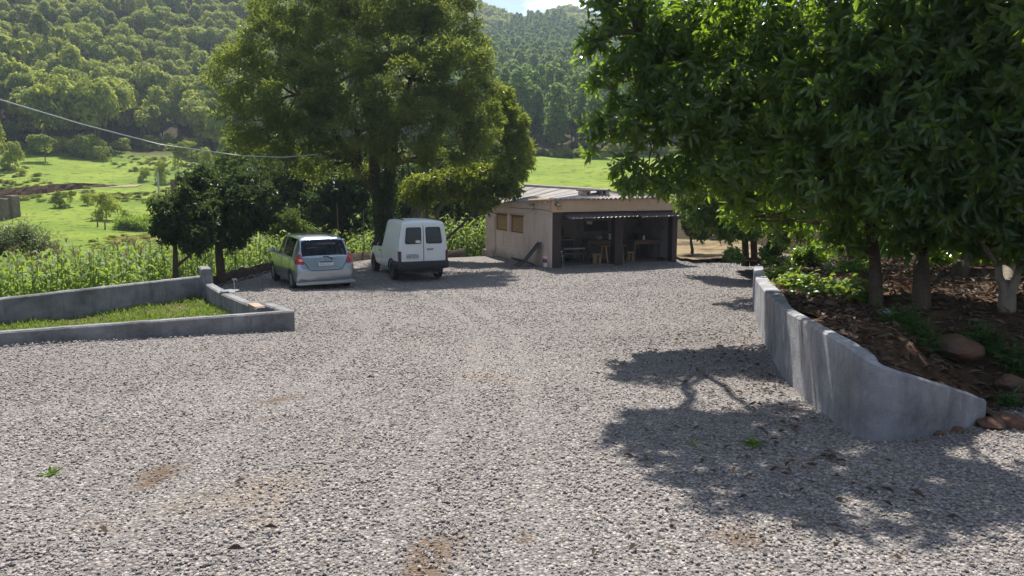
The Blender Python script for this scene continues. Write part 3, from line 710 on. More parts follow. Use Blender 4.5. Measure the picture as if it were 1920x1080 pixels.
def sthing(name, label, cat, group=None, u=0, v=0, z=.03, rz=0):
    e = empty(name, (0, 0, 0), 0, label, cat, group); e.matrix_world = SHM @ Matrix.Translation((u, v, z)) @ Matrix.Rotation(rz, 4, 'Z'); return e
# ---- inside: screen, shelf, bench, tables, stools
a = sh(1097, 416, ROOM - .03); b = sh(1138, 432, ROOM - .03)
sc_ = sthing('blackboard', 'black wall board with a pale paper taped on its corner, inside the shed', 'board', u=(a[0] + b[0]) / 2, v=ROOM - .03, z=(a[2] + b[2]) / 2)
bw, bh = (b[0] - a[0]) / 2, (a[2] - b[2]) / 2
q_ = MB(); q_.box(-bw, bw, -.02, .02, -bh, bh); q_.build('panel', m_black, sc_, bevel=.006)
q_ = MB(); q_.box(-bw - .03, bw + .03, -.012, .024, bh, bh + .03); q_.box(-bw - .03, bw + .03, -.012, .024, -bh - .03, -bh); q_.box(-bw - .03, -bw, -.012, .024, -bh, bh); q_.box(bw, bw + .03, -.012, .024, -bh, bh); q_.build('frame', m_wood2, sc_)
q_ = MB(); q_.M = Matrix.Rotation(.12, 4, 'Y'); q_.box(-bw * .9, -bw * .4, -.026, -.022, bh * .25, bh * .95); q_.build('paper', m_white, sc_)
def bench(name, label, cat, px, py_top, py_leg, v, half, depth, m, leg='plank', group=None, top_th=.035, matop=None):
    u, _, zt_ = sh(px, py_top, v); e = sthing(name, label, cat, group, u, v, .03); h = max(.3, zt_ - .03)
    q_ = MB(); q_.box(-half, half, -depth, depth, h - top_th, h); q_.build('seat' if cat in ('bench', 'stool') else 'table_top', matop or m, e, bevel=.006)
    if leg == 'plank':
        for s_ in (-1, 1):
            q_ = MB(); x0 = s_ * (half - .06)
            q_.prism([(-depth * .9, 0), (-depth * .25, 0), (0, h * .35), (depth * .25, 0), (depth * .9, 0), (depth * .8, h - top_th - .001), (-depth * .8, h - top_th - .001)], x0 - .015, x0 + .015, 'x'); q_.build('leg', m, e)
        q_ = MB(); q_.box(-half + .08, half - .08, -.015, .015, h * .55, h * .68); q_.build('stretcher', m, e)
    elif leg == 'square':
        for sx_ in (-1, 1):
            for sy_ in (-1, 1):
                q_ = MB(); cx_, cy_ = sx_ * (half - .06), sy_ * (depth - .06); q_.box(cx_ - .035, cx_ + .035, cy_ - .035, cy_ + .035, 0, h - top_th - .001); q_.build('leg', m, e)
        q_ = MB(); q_.box(-half + .1, half - .1, -depth + .04, -depth + .07, h - .16, h - top_th - .002); q_.build('apron', m, e)
    elif leg == 'trestle':
        for s_ in (-1, 1):
            for t_ in (-1, 1):
                q_ = MB(); x0 = s_ * (half - .12)
                q_.tube([(x0, t_ * depth * .95, 0), (x0, t_ * depth * .45, h - top_th - .002)], .035, 4); q_.build('leg', m, e)
            q_ = MB(); q_.box(s_ * (half - .12) - .012, s_ * (half - .12) + .012, -depth * .85, depth * .85, h * .22, h * .32); q_.build('stretcher', m, e)
    return e
m_bluewood = plain('pale_board', (.45, .47, .47), .7, var=.2)
bench('long_bench', 'low bench with a pale board seat behind the left post of the shed', 'bench', 1074, 465, 490, 1.0, .45, .16, m_wood2, 'plank', matop=m_bluewood)
tb1 = bench('trestle_table', 'pine trestle table beside the middle post of the shed', 'table', 1148, 459, 495, .75, .46, .3, m_wood, 'trestle')
tb2 = bench('wooden_table', 'brown wooden table at the back of the shed under the black board', 'table', 1122, 449, 480, 1.75, .6, .28, m_wood2, 'square')
bench('pine_stool', 'small pine stool left of the pine trestle table', 'stool', 1119, 476, 495, .42, .15, .12, m_wood, 'plank')
bench('pine_stool', 'small pine stool right of the middle post in the shed', 'stool', 1181, 472, 492, .6, .15, .12, m_wood, 'plank')
wb = bench('workbench', 'dark wooden workbench along the right inner wall of the shed', 'workbench', 1207, 449, 485, 1.1, .62, .3, m_wood2, 'square')
def on(e, du_, dv, dz): return SHM.inverted() @ (e.matrix_world @ Vector((du_, dv, dz)))
hh = sh(1207, 449, 1.1)[2] - .03
# coffee machine, flask, cups on the workbench
k_ = on(wb, -.3, .05, hh); cm = sthing('coffee_machine', 'black coffee machine standing on the dark workbench', 'machine', u=k_.x, v=k_.y, z=k_.z + .001)
q_ = MB(); q_.box(-.13, .13, -.11, .11, 0, .04); q_.box(-.13, .13, .02, .11, .042, .3); q_.box(-.13, .13, -.11, .018, .22, .3); q_.build('body', m_black, cm, bevel=.01)
q_ = MB(); q_.lathe([(.05, .045), (.07, .08), (.065, .16), (.045, .2)], 12, (0, -.05, 0)); q_.build('jug', plain('jug_glass', (.03, .03, .035), .1), cm, smooth_=40)
def flask(label, cat, e, x, y, z, r_, h_, m, name):
    k_ = on(e, x, y, z); t = sthing(name, label, cat, u=k_.x, v=k_.y, z=k_.z + .001)
    q_ = MB(); q_.lathe([(r_ * .95, 0), (r_, .01), (r_, h_ * .75), (r_ * .8, h_ * .8)], 14); q_.build('body', m, t, smooth_=40)
    q_ = MB(); q_.lathe([(r_ * .75, h_ * .801), (r_ * .75, h_ * .96), (r_ * .6, h_)], 12); q_.build('cap', m_black, t, smooth_=40)
flask('white flask beside the coffee machine on the workbench', 'flask', wb, -.08, -.12, hh, .045, .2, m_white, 'vacuum_flask')
flask('tall white flask on the table under the black board', 'flask', tb2, .42, -.15, sh(1122, 449, 1.75)[2] - .03, .055, .3, m_white, 'vacuum_flask')
k_ = on(tb2, .05, .05, sh(1122, 449, 1.75)[2] - .03); t = sthing('basin', 'pale plastic basin on the brown table in the shed', 'basin', u=k_.x, v=k_.y, z=k_.z + .001)
q_ = MB(); q_.lathe([(.1, 0), (.15, .12), (.16, .125), (.14, .12), (.09, .01)], 16); q_.build('bowl', m_bluewood, t, smooth_=40)
# dark sideboard left at the back, sink unit
m_teal = plain('dark_cupboard', (.035, .042, .045), .6, var=.3)
a = sh(1046, 427, ROOM - .35); b = sh(1080, 442, ROOM - .35)
cb = sthing('wall_cupboard', 'dark wall cupboard at the back left inside the shed', 'cupboard', u=.95, v=ROOM - .17, z=b[2])
q_ = MB(); q_.box(-.5, .5, -.16, .16, 0, a[2] - b[2]); q_.build('case', m_teal, cb, bevel=.008)
for s_ in (-1, 1): q_ = MB(); q_.box(s_ * .25 - .235, s_ * .25 + .235, -.18, -.162, .02, a[2] - b[2] - .02); q_.build('door', m_teal, cb, bevel=.004)
cb = sthing('sink_cabinet', 'dark sink cabinet standing at the back left wall of the shed', 'cabinet', u=1.15, v=ROOM - .28, z=.03)
q_ = MB(); q_.box(-.6, .6, -.25, .25, .05, .78); q_.build('case', m_teal, cb, bevel=.008)
q_ = MB(); q_.box(-.63, .63, -.27, .26, .782, .82); q_.build('counter', m_bluewood, cb, bevel=.006)
# coil of hose on the floor by the right wall
q_ = MB(); hp = [(.16 * math.cos(k * .5) * (1 + .004 * k), .13 * math.sin(k * .5), .02 + .0012 * k) for k in range(60)]
q_.tube(hp, .012, 6); u_, v_, z_ = sh(1240, 486, .5); o_ = q_.build('hose', m_black, None, smooth_=60); o_.matrix_world = SHM @ Matrix.Translation((u_, .5, .04)); tag(o_, 'black hose coiled on the shed floor by the right wall', 'hose')
# folding canvas chair outside
m_green = plain('green_canvas', (.02, .05, .04), .8, var=.3, scale=8, bs=.3)
cpos = G(990, 500)
ch = empty('folding_chair', (cpos.x - .1, cpos.y + .1, cpos.z), R(8), 'low dark green canvas folding chair by the shed side wall', 'chair')
q_ = MB(); prof = [(-.48, .30), (-.30, .24), (-.10, .20), (.12, .36), (.34, .62), (.52, .86)]
for k in range(5):
    (x0, z0), (x1, z1) = prof[k], prof[k + 1]
    q_.add([(x0, -.24, z0), (x1, -.24, z1), (x1, .24, z1), (x0, .24, z0), (x0, -.24, z0 - .02), (x1, -.24, z1 - .02), (x1, .24, z1 - .02), (x0, .24, z0 - .02)], [(0, 1, 2, 3), (7, 6, 5, 4), (0, 4, 5, 1), (2, 6, 7, 3)])
q_.build('canvas', m_green, ch, smooth_=60)
for s_ in (-1, 1):
    q_ = MB(); q_.tube([(-.36, s_ * .27, .01), (.0, s_ * .27, .22), (.54, s_ * .27, .9)], .02, 6); q_.build('back_rail', m_brown, ch)
    q_ = MB(); q_.tube([(.42, s_ * .24, .01), (-.02, s_ * .24, .2), (-.5, s_ * .24, .31)], .02, 6); q_.build('seat_rail', m_brown, ch)
# paint bucket by the left post
m_redl = plain('red_label', (.35, .06, .03), .5, var=.3)
bp = G(1025, 500)
bk = empty('paint_bucket', (bp.x, bp.y - .05, bp.z), 0, 'white paint bucket with a reddish label by the shed corner', 'bucket')
q_ = MB(); q_.lathe([(.125, 0), (.13, .005), (.15, .33), (.16, .335), (.16, .37), (.14, .375)], 20); q_.build('pail', m_white, bk, smooth_=35)
q_ = MB(); q_.lathe([(.1415, .16), (.1495, .30)], 20); q_.build('label_band', m_redl, bk, smooth_=35)
q_ = MB(); q_.tube([(.155 * math.cos(a_), .155 * math.sin(a_) * .9 - .02, .34 - .13 * math.sin(a_ * 1)) for a_ in np.linspace(0, math.pi, 12)], .004, 5); q_.build('handle', m_metal, bk)
# metal stake standing before the left post
u_, v_, z_ = sh(1053, 498, -.25)
q_ = MB(); q_.tube([(.08, 0, 0), (0, 0, .62)], .012, 6); q_.tube([(-.05, 0, .62), (.05, 0, .63)], .014, 6); q_.tube([(.0, 0, .45), (.1, 0, .47)], .01, 6)
o_ = q_.build('metal_stake', m_metal); o_.matrix_world = SHM @ Matrix.Translation((u_, -.25, -.02)); tag(o_, 'thin grey metal stake with cross bar leaning before the shed post', 'stake')
# tap pipe and rag at the side wall
tp = G(441, 549)
q_ = MB(); q_.tube([(tp.x, tp.y, tp.z - .1), (tp.x - .02, tp.y, tp.z + .36)], .018, 7); q_.tube([(tp.x - .06, tp.y, tp.z + .36), (tp.x + .06, tp.y - .02, tp.z + .37)], .022, 7); q_.tube([(tp.x + .06, tp.y - .02, tp.z + .37), (tp.x + .07, tp.y - .02, tp.z + .31)], .014, 7)
tag(q_.build('tap_pipe', m_metal), 'short standing water pipe with a tap beside the plot wall', 'tap')
q_ = MB(); r2 = np.random.default_rng(4); c_ = S2 + Vector((-.1, .0, .012))
vs_ = []; 
for j_ in range(7):
    for i_ in range(9): vs_.append((c_.x - .14 + i_ * .045 + r2.normal(0, .012), c_.y - .1 + j_ * .05 + r2.normal(0, .01), c_.z + .012 + abs(r2.normal(0, .02))))
q_.add(vs_, [(j_ * 9 + i_, j_ * 9 + i_ + 1, j_ * 9 + i_ + 10, j_ * 9 + i_ + 9) for j_ in range(6) for i_ in range(8)])
tag(q_.build('rag', plain('grey_cloth', (.2, .215, .24), .9), smooth_=80), 'crumpled pale grey rag lying on the plot side wall', 'rag')
# ================================================================ plants
def unit(a): return a / (np.linalg.norm(a, axis=-1, keepdims=True) + 1e-9)
def leaves_np(C, D, U, Ln, Wd, r_, fold=.25, droop=.25, fine=False):
    """leaf blades: C base points, D axis directions, U approximate upward normals -> V, F(quads), rnd"""
    n_ = len(C); D = unit(D); S = unit(np.cross(D, U)); N = np.cross(S, D)
    Ln = Ln[:, None]; Wd = Wd[:, None]
    rv = r_.random(n_)
    if not fine:
        base = C; tip = C + D * Ln - N * Ln * droop * .6
        m = C + D * Ln * .45
        l = m + S * Wd * .5 + N * Wd * fold; r2 = m - S * Wd * .5 + N * Wd * fold
        V = np.stack([base, r2, tip, l], 1).reshape(-1, 3)
        F = np.arange(n_ * 4).reshape(-1, 4)
        return V, F, np.repeat(rv, 4)
    def ring(t, w_): 
        c = C + D * Ln * t - N * Ln * droop * t * t
        return c + S * Wd * w_ + N * Wd * fold * abs(w_) * 2, c, c - S * Wd * w_ + N * Wd * fold * abs(w_) * 2
    b = C; l1, c1, r1 = ring(.3, .42); l2, c2, r2_ = ring(.68, .40); tip = C + D * Ln - N * Ln * droop
    V = np.stack([b, l1, c1, r1, l2, c2, r2_, tip], 1).reshape(-1, 3)
    k = np.arange(n_)[:, None] * 8
    F = np.concatenate([k + np.array([[0, 2, 1, 1]]), k + np.array([[0, 3, 2, 2]])], 0)
    F = np.concatenate([k + np.array([[0, 2, 5, 1]]) * 0 + np.array([[1, 0, 2, 5]]), k + np.array([[0, 3, 6, 5]]) * 0 + np.array([[2, 0, 3, 6]])], 0)
    Q = np.concatenate([k + np.array([[0, 3, 6, 2]]), k + np.array([[0, 2, 4, 1]]) * 1, k + np.array([[2, 6, 7, 5]]) , k + np.array([[2, 5, 7, 4]])], 0)
    # four quads: (0,3,6,2)/(0,2,4,1) lower half, (2,6,7,5)/(2,5,7,4) upper half
    return V, Q, np.repeat(rv, 8)
def ell_points(r_, n_, c, rad, hollow=.45):
    d = unit(r_.normal(size=(n_, 3))); t = hollow + (1 - hollow) * r_.random(n_) ** .6
    return c + d * t[:, None] * rad, d
def crown_leaves(r_, lobes, n_leaves, ln, wd, clump=.5, per=26, droop_dir=.5, fine=False, fold=.2, hollow=.45, droop=.25, jitter=.55, mode='cloud', lift=.3):
    """lobes: list of (centre, (rx, ry, rz)); leaves gathered in small clumps spread through the lobes"""
    lobes = [q_ if len(q_) == 3 else (q_[0], q_[1], 1.0) for q_ in lobes]; vol = np.array([(a[0] * a[1] * a[2]) ** .75 * w_ for _, a, w_ in lobes]); share = vol / vol.sum()
    Cs, Ds, UU = [], [], []
    for (c, rad, w_), s in zip(lobes, share):
        ncl = max(3, int(n_leaves * s / per)); cc, dd = ell_points(r_, ncl, np.array(c), np.array(rad), hollow)
        k = per
        if mode == 'rosette':      # leaves radiate from a twig tip
            ax = unit(dd * .9 + r_.normal(size=(ncl, 3)) * .45 + np.array([0, 0, lift]))
            p1 = unit(np.cross(ax, r_.normal(size=(ncl, 3)))); p2 = np.cross(ax, p1)
            ph = r_.random((ncl, k)) * 6.283; th_ = r_.uniform(.5, 1.85, (ncl, k)); back = r_.random((ncl, k, 1)) ** .8 * clump
            dirs = ax[:, None, :] * np.cos(th_)[..., None] + (p1[:, None, :] * np.cos(ph)[..., None] + p2[:, None, :] * np.sin(ph)[..., None]) * np.sin(th_)[..., None]
            dirs[..., 2] -= droop_dir * r_.random((ncl, k))
            pts = cc[:, None, :] - ax[:, None, :] * back + r_.normal(size=(ncl, k, 3)) * .025
            Cs.append(pts.reshape(-1, 3)); Ds.append(dirs.reshape(-1, 3)); Us = np.repeat(ax, k, 0); UU.append(Us); continue
        if mode == 'tuft':         # dense tufts with gaps between them
            q = unit(r_.normal(size=(ncl, k, 3))); rad_ = r_.random((ncl, k, 1)) ** .45; sz = clump * r_.uniform(.55, 1.25, (ncl, 1, 1))
            pts = cc[:, None, :] + q * rad_ * sz * np.array([1, 1, .7]); dirs = q + r_.normal(size=(ncl, k, 3)) * jitter + np.array([0, 0, -droop_dir])
            Cs.append(pts.reshape(-1, 3)); Ds.append(dirs.reshape(-1, 3)); UU.append(q.reshape(-1, 3) * .8 + np.array([0, 0, .6])); continue
        pts = cc[:, None, :] + r_.normal(size=(ncl, k, 3)) * clump * r_.uniform(.55, 1.2, (ncl, 1, 1))
        dirs = dd[:, None, :] * .7 + r_.normal(size=(ncl, k, 3)) * jitter + np.array([0, 0, -droop_dir])
        Cs.append(pts.reshape(-1, 3)); Ds.append(dirs.reshape(-1, 3))
    C = np.concatenate(Cs); D = np.concatenate(Ds); n_ = len(C)
    U = r_.normal(size=(n_, 3)) * .55 + (np.concatenate(UU) if UU else np.array([0, 0, 1.0]))
    return leaves_np(C, D, U, ln * r_.uniform(.7, 1.25, n_), wd * r_.uniform(.75, 1.2, n_), r_, fold, droop, fine)
def limb_path(r_, a, b, wob=.12, n_=6, sag=0.15):
    a, b = Vector(a), Vector(b); L_ = (b - a).length; pts = []
    for k in range(n_ + 1):
        t = k / n_; q_ = a.lerp(b, t) + Vector((r_.normal(), r_.normal(), r_.normal())) * wob * L_ * .25 * math.sin(math.pi * t); q_.z += sag * L_ * math.sin(math.pi * t) * .5
        pts.append(q_)
    return pts
def hero_tree(name, label, cat, base, stems, lobes, n_leaves, ln, wd, m_leaf, m_bark, seed, group=None, limb_r=.05, twigs=3, **kw):
    """base: foot of the tree; stems: list of (points, radii) tubes; lobes as above"""
    r_ = np.random.default_rng(seed); base = Vector(base)
    root = empty(name, base, 0, label, cat, group)
    mb = MB(); mb.M = Matrix.Translation(-base)
    tops = []
    for pts, rad in stems:
        mb.tube(pts, rad, 9); tops += [(Vector(q_), rr) for q_, rr in list(zip(pts, rad))[1:]]
    for c, rad, *w_ in lobes:
        c = Vector(c); s_ = min(tops, key=lambda q_: (q_[0] - c).length + .8 * max(0, q_[0].z - c.z))
        pth = limb_path(r_, s_[0], c); r0 = min(s_[1] * .7, limb_r * 1.6)
        mb.tube(pth, [r0 * (1 - .75 * k / 6) for k in range(7)], 6)
        for _ in range(twigs):
            e = c + Vector(r_.normal(size=3)).normalized() * min(rad) * .95
            pq = limb_path(r_, pth[int(r_.integers(3, 6))], e, .2, 4); mb.tube(pq, [limb_r * .35 * (1 - .8 * k / 4) + .004 for k in range(5)], 4, caps=False)
    mb.build('trunk', m_bark, root, smooth_=60)
    V, F, rv = crown_leaves(r_, lobes, n_leaves, ln, wd, **kw)
    link('crown', npmesh('crown', V - np.array(base), F, [m_leaf], {'rnd': rv}), root)
    return root
m_bark = plain('bark_brown', (.10, .075, .055), .95, var=.4, scale=3, bs=.9, bd=.03, spec=.1, stretch=(3, 3, .6))
m_barkg = plain('bark_grey', (.17, .15, .125), .95, var=.4, scale=3, bs=.8, bd=.03, spec=.1, stretch=(3, 3, .6), stain=((.07, .075, .05), 2, .55))
m_barkp = plain('bark_pale', (.21, .18, .14), .9, var=.3, scale=4, bs=.6, bd=.02, spec=.1, stretch=(2, 2, .8))
m_lf_big = leafmat('leaf_broad', (.032, .075, .032), (.06, .118, .04), (.38, .58, .04), .42, .25, .65, .12)
m_lf_feather = leafmat('leaf_feather', (.055, .085, .025), (.115, .142, .036), (.37, .45, .065), .43, .45, .4, .1)
m_lf_mango = leafmat('leaf_long', (.06, .10, .02), (.11, .155, .03), (.42, .50, .05), .45, .38, .5, .12)
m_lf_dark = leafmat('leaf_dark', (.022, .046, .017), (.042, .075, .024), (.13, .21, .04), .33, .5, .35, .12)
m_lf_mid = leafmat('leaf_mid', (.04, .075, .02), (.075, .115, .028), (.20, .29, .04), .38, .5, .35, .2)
m_lf_far = leafmat('leaf_far', (.13, .19, .03), (.25, .31, .05), (.56, .62, .08), .35, .7, .15, .35, hue=(.25, .275, .035))
m_lf_euc = leafmat('leaf_plantation', (.085, .15, .045), (.15, .22, .065), (.36, .52, .11), .35, .7, .15, .2)

def lob(px, py, d, r, rz=None, ry=None):
    return (P(px, py, d), (r, ry or r, rz or r * .85))
# ---------------------------------------------------------------- the big feathery tree behind the cars
def pxr(px, py, d, rx, ry): return (P(px, py, d), (rx * d / FPX, max(rx, ry) * d / FPX * .9, ry * d / FPX))
BT = (-4.95, 29.6, -.1)
bt_lobes = [pxr(*a) for a in [
    (458, 150, 28.5, 62, 62), (520, 95, 29, 80, 70), (470, 215, 28, 62, 52), (560, 180, 27.5, 85, 75), (615, 65, 29, 92, 72), (700, 55, 30, 110, 82), (640, 150, 27.5, 85, 75),
    (745, 150, 27, 95, 85), (800, 60, 29, 85, 75), (858, 75, 29, 62, 64), (850, 150, 27.5, 80, 75), (890, 190, 28, 48, 66), (790, 225, 26.8, 85, 52), (665, 245, 27.5, 85, 46),
    (560, 255, 27.8, 66, 44), (905, 235, 28.5, 45, 50), (860, 270, 28, 62, 42), (690, -30, 30.5, 140, 60), (560, 15, 30, 90, 50), (820, -10, 30, 80, 55), (500, 265, 28.6, 45, 30), (610, 290, 28.5, 50, 26), (760, 285, 28, 50, 26), (530, 300, 28.6, 40, 22), (660, 318, 28.8, 36, 18), (830, 300, 28.2, 44, 24), (445, 262, 28.6, 30, 22), (585, 325, 28.8, 30, 16)]]
def polyp(*pp): return [P(a, b, d) for a, b, d in pp]
bt_stems = [
    ([Vector((BT[0], BT[1], -.4)), Vector((BT[0], BT[1], .3))] + polyp((712, 400, 29.6), (703, 330, 29.5), (700, 250, 29.2), (698, 150, 29)), [.44, .30, .24, .21, .17, .11]),
    ([Vector((BT[0] + .25, BT[1], -.4)), Vector((BT[0] + .3, BT[1], .4))] + polyp((724, 380, 29.6), (736, 310, 29.4), (742, 240, 29.0), (770, 150, 28.6)), [.28, .22, .18, .16, .13, .09]),
    (polyp((716, 330, 29.5), (727, 300, 29.4), (715, 250, 29.2), (725, 200, 29)), [.14, .12, .1, .07]),
    (polyp((700, 350, 29.5), (665, 300, 29.2), (620, 240, 28.8), (560, 180, 28.6)), [.2, .16, .12, .08]),
    (polyp((690, 350, 29.5), (672, 290, 29.4), (668, 230, 29.4)), [.13, .12, .08])]
hero_tree('feathery_tree', 'large spreading tree with fine feathery foliage behind the white van', 'tree', BT, bt_stems, bt_lobes, 125000, .155, .05, m_lf_feather, m_bark, 11, limb_r=.06, clump=.36, per=110, droop_dir=.2, hollow=.66, jitter=.7, mode='tuft')
# its neighbour to the right, long drooping leaves, leaning trunks
NT = P(775, 470, 31.0); NT.z = tz(NT.x, NT.y) - .1
nt_lobes = [pxr(*a) for a in [(958, 235, 31, 34, 42), (972, 290, 31, 34, 44), (940, 330, 30.5, 48, 36), (880, 335, 30.2, 52, 36), (835, 345, 30.5, 45, 32), (905, 375, 30, 34, 22), (945, 200, 31.5, 30, 40), (790, 355, 31, 42, 34), (955, 352, 30.2, 30, 22)]]
nt_stems = [([NT] + polyp((778, 415, 31), (795, 370, 31), (815, 325, 30.8), (850, 290, 30.6), (885, 270, 30.6)), [.16, .14, .125, .11, .08, .05]),
            ([NT + Vector((.5, .3, 0))] + polyp((800, 400, 31.4), (806, 340, 31.4), (812, 290, 31.4)), [.09, .08, .07, .05]),
            ([NT + Vector((.9, .2, 0))] + polyp((820, 400, 31.2), (835, 360, 31.2), (845, 330, 31)), [.09, .08, .06, .04]),
            ([NT + Vector((-.1, .2, 0))] + polyp((775, 390, 31.2), (768, 340, 31.4), (765, 300, 31.4)), [.08, .07, .06, .04])]
hero_tree('leaning_tree', 'smaller tree with long drooping leaves and leaning trunks left of the shed', 'tree', NT, nt_stems, nt_lobes, 20000, .21, .06, m_lf_mango, m_barkg, 12, limb_r=.035, clump=.16, per=12, droop_dir=.9, mode='rosette')
# ivy climbing the lower trunk
r_ = np.random.default_rng(77); iv = [((BT[0] + .12 + r_.normal(0, .05), BT[1] - .1, z), (.42, .42, .4)) for z in np.arange(.2, 3.6, .45)]
V, F, rv = crown_leaves(r_, iv, 5200, .10, .07, clump=.16, per=12, droop_dir=.7, hollow=.7)
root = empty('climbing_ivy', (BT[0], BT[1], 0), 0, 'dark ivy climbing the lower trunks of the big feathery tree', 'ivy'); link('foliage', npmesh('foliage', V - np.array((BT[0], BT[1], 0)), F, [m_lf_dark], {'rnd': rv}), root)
# leaning pole
q_ = MB(); q_.tube(polyp((836, 449, 28.6), (870, 418, 29.2), (912, 372, 30)), [.055, .05, .04], 7)
tag(q_.build('leaning_pole', m_bark, smooth_=60), 'thin bare pole leaning up to the right behind the van', 'pole')
for a_, lb in ((( (683, 470), (681, 395)), 'thin straight stake standing left of the big tree trunk'), (((635, 450), (632, 380)), 'thin pale stake in the dark gap behind the silver car')):
    q_ = MB(); q_.tube([P(*a_[0], 31.5) - Vector((0, 0, .6)), P(*a_[1], 31.5)], .022, 6); tag(q_.build('stake', m_barkp, smooth_=60), lb, 'stake')
# ---------------------------------------------------------------- two small dark trees at the plot corner
def ragged(lobes, seed, n_=10, k=.38):
    """stray shoots: small lobes poking out of the big ones"""
    r_ = np.random.default_rng(seed); out = list(lobes)
    for _ in range(n_):
        c, a = lobes[int(r_.integers(0, len(lobes)))]; d = Vector(r_.normal(size=3)).normalized()
        s = k * r_.uniform(.6, 1.2); out.append((Vector(c) + Vector((d.x * a[0], d.y * a[1], d.z * a[2])) * 1.12, (a[0] * s, a[1] * s, a[2] * s)))
    return out
def small_tree(base, lobes, label, seed, stem_top, n_=26000, trunk_r=.13, m=None, ln=.15, wd=.06, name='small_tree', bark=None, group=None, clump=.22):
    st = [Vector(base) - Vector((0, 0, .2)), Vector(base) + Vector((.02, 0, .25)), Vector(base).lerp(Vector(stem_top), .6), Vector(stem_top)]
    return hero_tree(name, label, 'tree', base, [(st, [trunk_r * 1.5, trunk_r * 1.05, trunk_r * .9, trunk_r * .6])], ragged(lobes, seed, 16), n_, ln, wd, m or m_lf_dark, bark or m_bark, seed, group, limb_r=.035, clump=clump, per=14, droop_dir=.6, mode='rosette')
b1 = P(414, 523, 23.0); b1.z = 0.0
small_tree(b1, [pxr(*a) for a in [(420, 380, 23, 62, 46), (360, 400, 22.6, 50, 38), (470, 385, 23, 46, 44), (430, 425, 22.8, 52, 24), (400, 345, 23.2, 42, 26), (455, 340, 23.5, 40, 28), (490, 415, 23.3, 26, 24), (385, 440, 22.5, 30, 18), (440, 452, 22.6, 26, 14), (345, 372, 22.8, 40, 22), (478, 350, 23.4, 30, 20), (320, 395, 22.6, 30, 22), (375, 335, 23, 34, 18)]], 'small dark round-headed tree with bare trunk at the end pier of the plot wall', 21, P(408, 430, 23), 23000)
b2 = P(329, 545, 20.5); b2.z = tz(b2.x, b2.y) - .05
small_tree(b2, [pxr(*a) for a in [(335, 410, 20.5, 40, 40), (315, 430, 20.3, 24, 30), (365, 440, 20.4, 34, 26), (345, 375, 20.8, 30, 24), (300, 415, 20.2, 14, 18), (385, 405, 20.8, 24, 30), (310, 385, 20.5, 20, 16), (375, 455, 20.4, 20, 14)]], 'small dark tree with a thin bare trunk behind the grass plot wall', 22, P(328, 450, 20.5), 9000, .085)
# ---------------------------------------------------------------- understorey behind
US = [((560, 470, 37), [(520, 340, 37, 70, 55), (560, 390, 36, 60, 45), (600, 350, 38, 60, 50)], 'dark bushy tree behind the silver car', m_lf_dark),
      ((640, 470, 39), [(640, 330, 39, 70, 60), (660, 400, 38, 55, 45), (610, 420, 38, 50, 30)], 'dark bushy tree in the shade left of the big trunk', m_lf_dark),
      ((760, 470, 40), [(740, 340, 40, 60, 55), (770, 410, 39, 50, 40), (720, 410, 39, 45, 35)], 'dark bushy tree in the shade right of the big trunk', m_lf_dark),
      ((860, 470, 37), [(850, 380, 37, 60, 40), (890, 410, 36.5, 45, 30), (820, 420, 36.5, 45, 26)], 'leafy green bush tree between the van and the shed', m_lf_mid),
      ((470, 450, 42), [(450, 310, 42, 55, 45), (490, 330, 42, 50, 45), (430, 340, 43, 45, 30), (520, 290, 43, 45, 35)], 'pale leaved tree rising behind the small dark trees', m_lf_mid),
      ((580, 450, 48), [(560, 300, 48, 60, 40), (630, 300, 48, 60, 36), (700, 310, 48, 60, 36)], 'dim tree deep behind the feathery crown left side', m_lf_mid),
      ((800, 450, 50), [(780, 310, 50, 60, 36), (860, 300, 50, 60, 40), (920, 290, 50, 45, 36)], 'dim tree deep behind the feathery crown right side', m_lf_mid)]
for k, ((bx_, by_, bd_), lb, label, m_) in enumerate(US):
    b_ = P(bx_, by_, bd_); b_.z = tz(b_.x, b_.y)
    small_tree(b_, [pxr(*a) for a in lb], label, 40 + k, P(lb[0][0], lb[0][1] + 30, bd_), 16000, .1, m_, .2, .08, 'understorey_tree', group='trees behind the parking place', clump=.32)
# lit shrub above the silver car, pale shrub at the left edge
def shrub(name, label, lobes, base, seed, m, n_=5000, ln=.12, wd=.05, cat='shrub', clump=.14, group=None, droop_dir=.1):
    r_ = np.random.default_rng(seed); base = Vector(base); root = empty(name, base, 0, label, cat, group)
    mb = MB()
    for c, rad in lobes:
        mb.tube([q_ - base for q_ in limb_path(r_, base, c, .2, 4)], [.03, .025, .02, .014, .008], 5)
    mb.build('stem', m_bark, root, smooth_=60)
    V, F, rv = crown_leaves(r_, lobes, n_, ln, wd, clump=clump, per=14, droop_dir=droop_dir, hollow=.25)
    link('foliage', npmesh('foliage', V - np.array(base), F, [m], {'rnd': rv}), root); return root
b_ = P(540, 470, 30); b_.z = tz(b_.x, b_.y)
shrub('shrub', 'sunlit yellowish shrub rising above the corn behind the silver car', [pxr(*a) for a in [(535, 425, 30, 26, 16), (545, 408, 30, 14, 14), (560, 432, 30, 22, 10), (515, 432, 30, 16, 10)]], b_, 61, m_lf_mid, 3600)
b_ = P(10, 520, 24); b_.z = tz(b_.x, b_.y)
m_lf_pale = leafmat('leaf_pale', (.09, .12, .06), (.16, .19, .10), (.28, .34, .12), .35, .5, .3, .1)
shrub('shrub', 'pale leaved shrub at the left edge beyond the corn', [pxr(*a) for a in [(25, 450, 24, 34, 26), (70, 455, 24, 28, 24), (-20, 460, 24, 40, 34), (95, 470, 24, 18, 14), (45, 430, 24, 18, 12)]], b_, 62, m_lf_pale, 5200, .16, .035)
